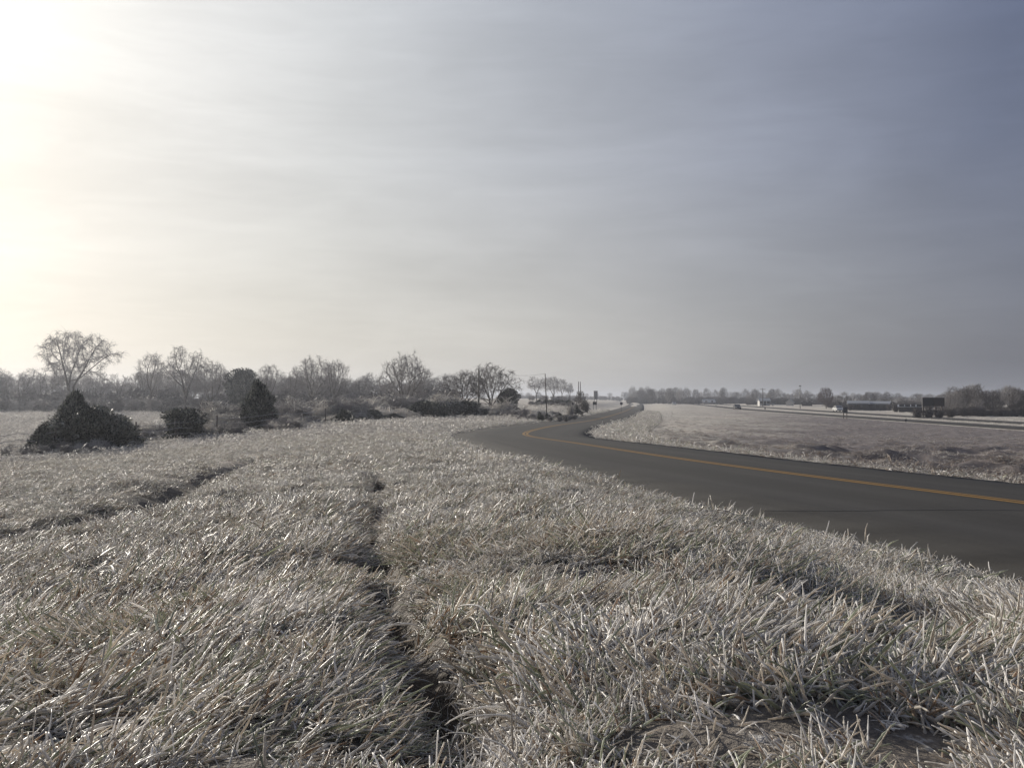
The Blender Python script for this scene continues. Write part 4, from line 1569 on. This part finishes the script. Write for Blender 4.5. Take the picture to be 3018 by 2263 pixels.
# ------------------------------------------------------------------ signs and boards
def board(name, px, D, top, bot, w, label, cat, mats, depth=.12, legs=(-.35, .35), leg_r=.05, ground=True, yaw=0.0, split=False, dark=False):
    x, y, z = at(px, D)
    W_ = w / F * D
    zt, zb = zpy(top, D) - z, zpy(bot, D) - z
    o = tag(empty(name, (x, y, z), yaw), label, cat)
    if split:
        for s, m in ((-1, mats[0]), (1, mats[-1])):
            mb = MB(); mb.box(min(0, s * W_ / 2) + .02 * (s > 0), max(0, s * W_ / 2) - .02 * (s < 0), -depth / 2, depth / 2, zb, zt)
            link('panel', mb.mesh('panel'), o, m)
    else:
        mb = MB(); mb.box(-W_ / 2, W_ / 2, -depth / 2, depth / 2, zb, zt)
        link('panel', mb.mesh('panel'), o, mats[0])
    mb = MB()
    mb.box(-W_ / 2 - .03, W_ / 2 + .03, -depth / 2 - .03, depth / 2 + .03, zt, zt + .05)
    link('top_rail', mb.mesh('top_rail'), o, mats[0])
    for l in legs:
        mb = MB()
        mb.box(l * W_ - leg_r, l * W_ + leg_r, depth / 2 + .002, depth / 2 + .002 + 2 * leg_r, -.3, zt - .1)
        link('leg', mb.mesh('leg'), o, M_STEEL if leg_r < .08 and not dark else M_WOOD)
    return o


board('billboard', 2750, 172, 1172.5, 1197, 65, "big dark double panel billboard before the right hand thicket", 'billboard', [M_DARK, M_DARKB], .3, (-.42, -.14, .14, .42), .12, split=True)
board('billboard', 1755.5, 420, 1152, 1177, 11, "tall narrow dark board on the skyline right of the double poles", 'billboard', [M_PANEL], 1.6, (-.35, .35), .15)
board('field_sign', 1753, 205, 1184.5, 1193, 12, "small dark rectangular sign on the frosted bank inside the far bend", 'sign', [M_DARK], .08)
board('road_sign', 2491, 147, 1201.5, 1216, 13.5, "two legged dark sign back standing in the grass before the highway", 'sign', [M_PANEL], .04, (-.36, .36), .05, dark=True)
board('road_sign', 2060, 430, 1182, 1191, 7, "small dark sign on the median between the two distant cars", 'sign', [M_PANEL], .05)
board('marker_sign', 2254.5, 250, 1200, 1206, 3, "small brown marker post on the near edge of the highway", 'sign', [M_DARKB], .05, (0,), .04)
board('marker_sign', 2266.5, 255, 1209, 1211, 3, "stub marker just right of the small brown marker post", 'sign', [M_PANEL], .05, (0,), .04)
board('marker_sign', 2669, 128, 1235.5, 1241, 6, "small square dark marker on a thin stake at the highway edge", 'sign', [M_PANEL], .03, (0,), .025)
board('marker_sign', 2593.5, 240, 1206, 1210, 4, "short dark post beyond the highway below the parked white pickup", 'sign', [M_DARK], .05, (0,), .05)
board('marker_sign', 2110, 330, 1194, 1196, 3, "tiny stub marker in the median left of the dark car", 'sign', [M_PANEL], .05, (0,), .04)

# round sign by the far bend
x, y, z = at(1831, 185)
o = tag(empty('round_sign', (x, y, z)), "little round dark sign on a stake at the edge of the far bend", 'sign')
mb = MB(); Hh = zpy(1189, 185) - z
mb.tube([(0, 0, -.2), (0, 0, Hh)], .03, 6); link('stake', mb.mesh('stake'), o, M_STEEL)
mb = MB(); mb.tube([(0, -.06, Hh), (0, -.03, Hh)], .30, 14); link('disc', mb.mesh('disc'), o, M_PANEL)

# ------------------------------------------------------------------ buildings
def house(name, px, D, w, wall_h, roof_h, depth, label, mats, yaw=0.0, wins=3, roof_mat=M_ROOFL, cat='building', door=True):
    x, y, z = at(px, D)
    W_ = w / F * D
    o = tag(empty(name, (x, y, z), yaw - math.atan((px - HX) / F)), label, cat)
    mb = MB(); mb.box(-W_ / 2, W_ / 2, -depth / 2, depth / 2, -.3, wall_h)
    mb.prism([(-depth / 2, wall_h), (depth / 2, wall_h), (0, wall_h + roof_h)], -W_ / 2, W_ / 2)
    link('wall', mb.mesh('wall'), o, mats)
    mb = MB()
    e = .35
    k = roof_h / (depth / 2)
    for s in (-1, 1):
        mb.add([(-W_ / 2 - e, 0, wall_h + roof_h + .02), (W_ / 2 + e, 0, wall_h + roof_h + .02), (W_ / 2 + e, s * (depth / 2 + e), wall_h - e * k + .02), (-W_ / 2 - e, s * (depth / 2 + e), wall_h - e * k + .02),
                (-W_ / 2 - e, 0, wall_h + roof_h + .14), (W_ / 2 + e, 0, wall_h + roof_h + .14), (W_ / 2 + e, s * (depth / 2 + e), wall_h - e * k + .14), (-W_ / 2 - e, s * (depth / 2 + e), wall_h - e * k + .14)],
               [(0, 1, 2, 3), (7, 6, 5, 4), (0, 4, 5, 1), (1, 5, 6, 2), (2, 6, 7, 3), (3, 7, 4, 0)])
    link('roof', mb.mesh('roof'), o, roof_mat)
    for i in range(wins):
        cx = -W_ / 2 + W_ * (i + .5) / wins
        if door and i == wins // 2:
            mb = MB(); mb.box(cx - .5, cx + .5, -depth / 2 - .05, -depth / 2 - .004, 0, 2.0)
            link('door', mb.mesh('door'), o, M_WALLD)
        else:
            mb = MB(); mb.box(cx - .6, cx + .6, -depth / 2 - .06, -depth / 2 - .004, .95, 2.0)
            link('window', mb.mesh('window'), o, M_GLASS)
    return o


house('white_house', 2251, 400, 30, 2.1, 1.0, 6, "small white house behind the crossarm pole", M_WHITE, .15)
house('white_shed', 2328, 385, 8, 1.5, 1.1, 3, "tiny white shed left of the lamp pole", M_WHITE, 1.3, wins=1, door=False)
house('long_shed', 2528, 262, 54, 1.7, .85, 8, "left long low dark shed with frosted roof beyond the pale car", M_WALLD, .04, wins=5)
house('long_shed', 2592, 262, 58, 1.75, .8, 8, "right long low dark shed with frosted roof behind the parked pickup", M_WALLD, -.12, wins=5)
house('low_barn', 2683, 235, 62, 1.3, .5, 5, "flat low brown barn left of the big billboard", M_WALLD, 0, wins=4)
house('white_barn', 2088, 520, 34, 1.0, 1.6, 8, "pale roofed barn among the hazy trees above the median sign", M_WALLD, .1, wins=2)
house('white_cottage', 2242 - 8, 420, 8, 1.8, 1.0, 4, "little white cottage touching the left side of the small white house", M_WHITE, 0, wins=1, door=False)
house('white_hut', 2277.5, 395, 4, 1.0, .4, 1.2, "tiny white hut right of the small white house", M_WHITE, 0, wins=1, door=False)
house('red_shed', 2378, 370, 30, 1.4, .4, 5, "low dark shed at the foot of the lamp pole", M_DARKB, 0, wins=2, roof_mat=M_WALLD)

# ------------------------------------------------------------------ cars
def car(px, D, line, label, body, yaw_off=math.pi, pickup=False, name='car', lateral=0.0, offroad=None):
    if offroad is None:
        k = np.argmin(np.abs(line[:, 1] - D))
        t = line[k + 1] - line[k - 1]
        yaw = math.atan2(-t[0], t[1])
        x = (px - HX) / F * D
        off, zz = nearest(line, np.array([x]), np.array([D]))
        z = float(zz[0]) + ZC
    else:
        x, y_, z = at(px, D); yaw = offroad
    o = tag(empty(name, (x, D, z), yaw + yaw_off), label, 'pickup' if pickup else 'car')
    L, Wd = (5.2, 1.9) if pickup else (4.6, 1.8)
    # side profile along y (front at +y)
    low = [(-L / 2, .35), (-L / 2 + .05, .95), (-L / 2 + .9 if not pickup else -L / 2 + .1, 1.0), (L / 2 - 1.4, .98), (L / 2 - .25, .82), (L / 2, .62), (L / 2, .32), (L / 2 - .5, .26), (-L / 2 + .4, .26)]
    mb = MB()
    mb.prism(low[::-1], -Wd / 2, Wd / 2)
    b = link('body', mb.mesh('body'), o, body)
    bv = b.modifiers.new('bevel', 'BEVEL'); bv.width = .06; bv.segments = 2; bv.limit_method = 'ANGLE'
    if pickup:
        cab = [(-.6, 1.0), (-.45, 1.62), (.75, 1.66), (1.35, 1.0)]
    else:
        cab = [(-1.75, 1.0), (-1.15, 1.46), (.35, 1.48), (1.15, .98)]
    mb = MB()
    mb.prism(cab[::-1], -Wd / 2 + .14, Wd / 2 - .14)
    c = link('cabin', mb.mesh('cabin'), o, body)
    (a0, a1, a2, a3) = cab
    mb = MB()   # windscreen
    n_ = Wd / 2 - .22
    mb.add([(-n_, a3[0] - .06 + .03, a3[1] + .06), (n_, a3[0] - .06 + .03, a3[1] + .06), (n_, a2[0] + .06 + .03, a2[1] - .06), (-n_, a2[0] + .06 + .03, a2[1] - .06)], [(0, 1, 2, 3)])
    link('windscreen', mb.mesh('windscreen'), o, M_GLASS)
    mb = MB()
    mb.add([(-n_, a0[0] + .06 - .03, a0[1] + .06), (n_, a0[0] + .06 - .03, a0[1] + .06), (n_, a1[0] - .06 - .03, a1[1] - .06), (-n_, a1[0] - .06 - .03, a1[1] - .06)], [(3, 2, 1, 0)])
    link('rear_window', mb.mesh('rear_window'), o, M_GLASS)
    for s in (-1, 1):
        xx = s * (Wd / 2 - .14 + .006)
        mb = MB()
        mb.add([(xx, a0[0] + .35, a0[1] + .04), (xx, a3[0] - .35, a3[1] + .06), (xx, a2[0] - .02, a2[1] - .08), (xx, a1[0] + .05, a1[1] - .08)], [(0, 1, 2, 3)])
        link('side_window', mb.mesh('side_window'), o, M_GLASS)
        mb = MB(); mb.box(s * .62 - .2, s * .62 + .2, L / 2 - .06, L / 2 + .02, .6, .74)
        link('headlight', mb.mesh('headlight'), o, M_LAMP)
        mb = MB(); mb.box(s * .7 - .13, s * .7 + .13, -L / 2 - .02, -L / 2 + .06, .7, .88)
        link('tail_light', mb.mesh('tail_light'), o, M_RED)
        for yy in (-L / 2 + .85, L / 2 - .85):
            mb = MB(); mb.tube([(s * (Wd / 2 - .2), yy, .33), (s * (Wd / 2 + .015), yy, .33)], .33, 14)
            w_ = link('wheel', mb.mesh('wheel'), o, M_TYRE)
            mb = MB(); mb.tube([(s * (Wd / 2 + .016), yy, .33), (s * (Wd / 2 + .03), yy, .33)], .2, 10)
            link('rim', mb.mesh('rim'), w_, M_RIM)
    return o


car(1986, 430, HIGH1, "white topped car, farthest of the three cars on the highway", M_CARW)
car(2172, 270, HIGH1, "dark car on the near carriageway, middle one of the three cars", M_CARB)
car(2470, 235, HIGH2, "pale car catching the sun beside the two legged sign", M_CARW)
car(2590, 285, HIGH2, "parked white pickup in front of the right long shed", M_CARW, pickup=True, name='pickup_truck', offroad=-.378)

# ------------------------------------------------------------------ haze
mb = MB()
mb.box(-3050, 3050, -3050, 3050, ZC - 8, ZC + 16)
hz = link('haze', mb.mesh('haze'))
m, ns, ls, out = new_mat("thin winter haze")
pv = ns.new('ShaderNodeVolumePrincipled')
pv.inputs['Color'].default_value = (.72, .76, .86, 1)
pv.inputs['Density'].default_value = .0005
pv.inputs['Anisotropy'].default_value = .5
ls.new(pv.outputs[0], out.inputs['Volume'])
hz.data.materials.append(m)
tag(hz, "thin pale haze over the whole landscape", "haze", kind='stuff')
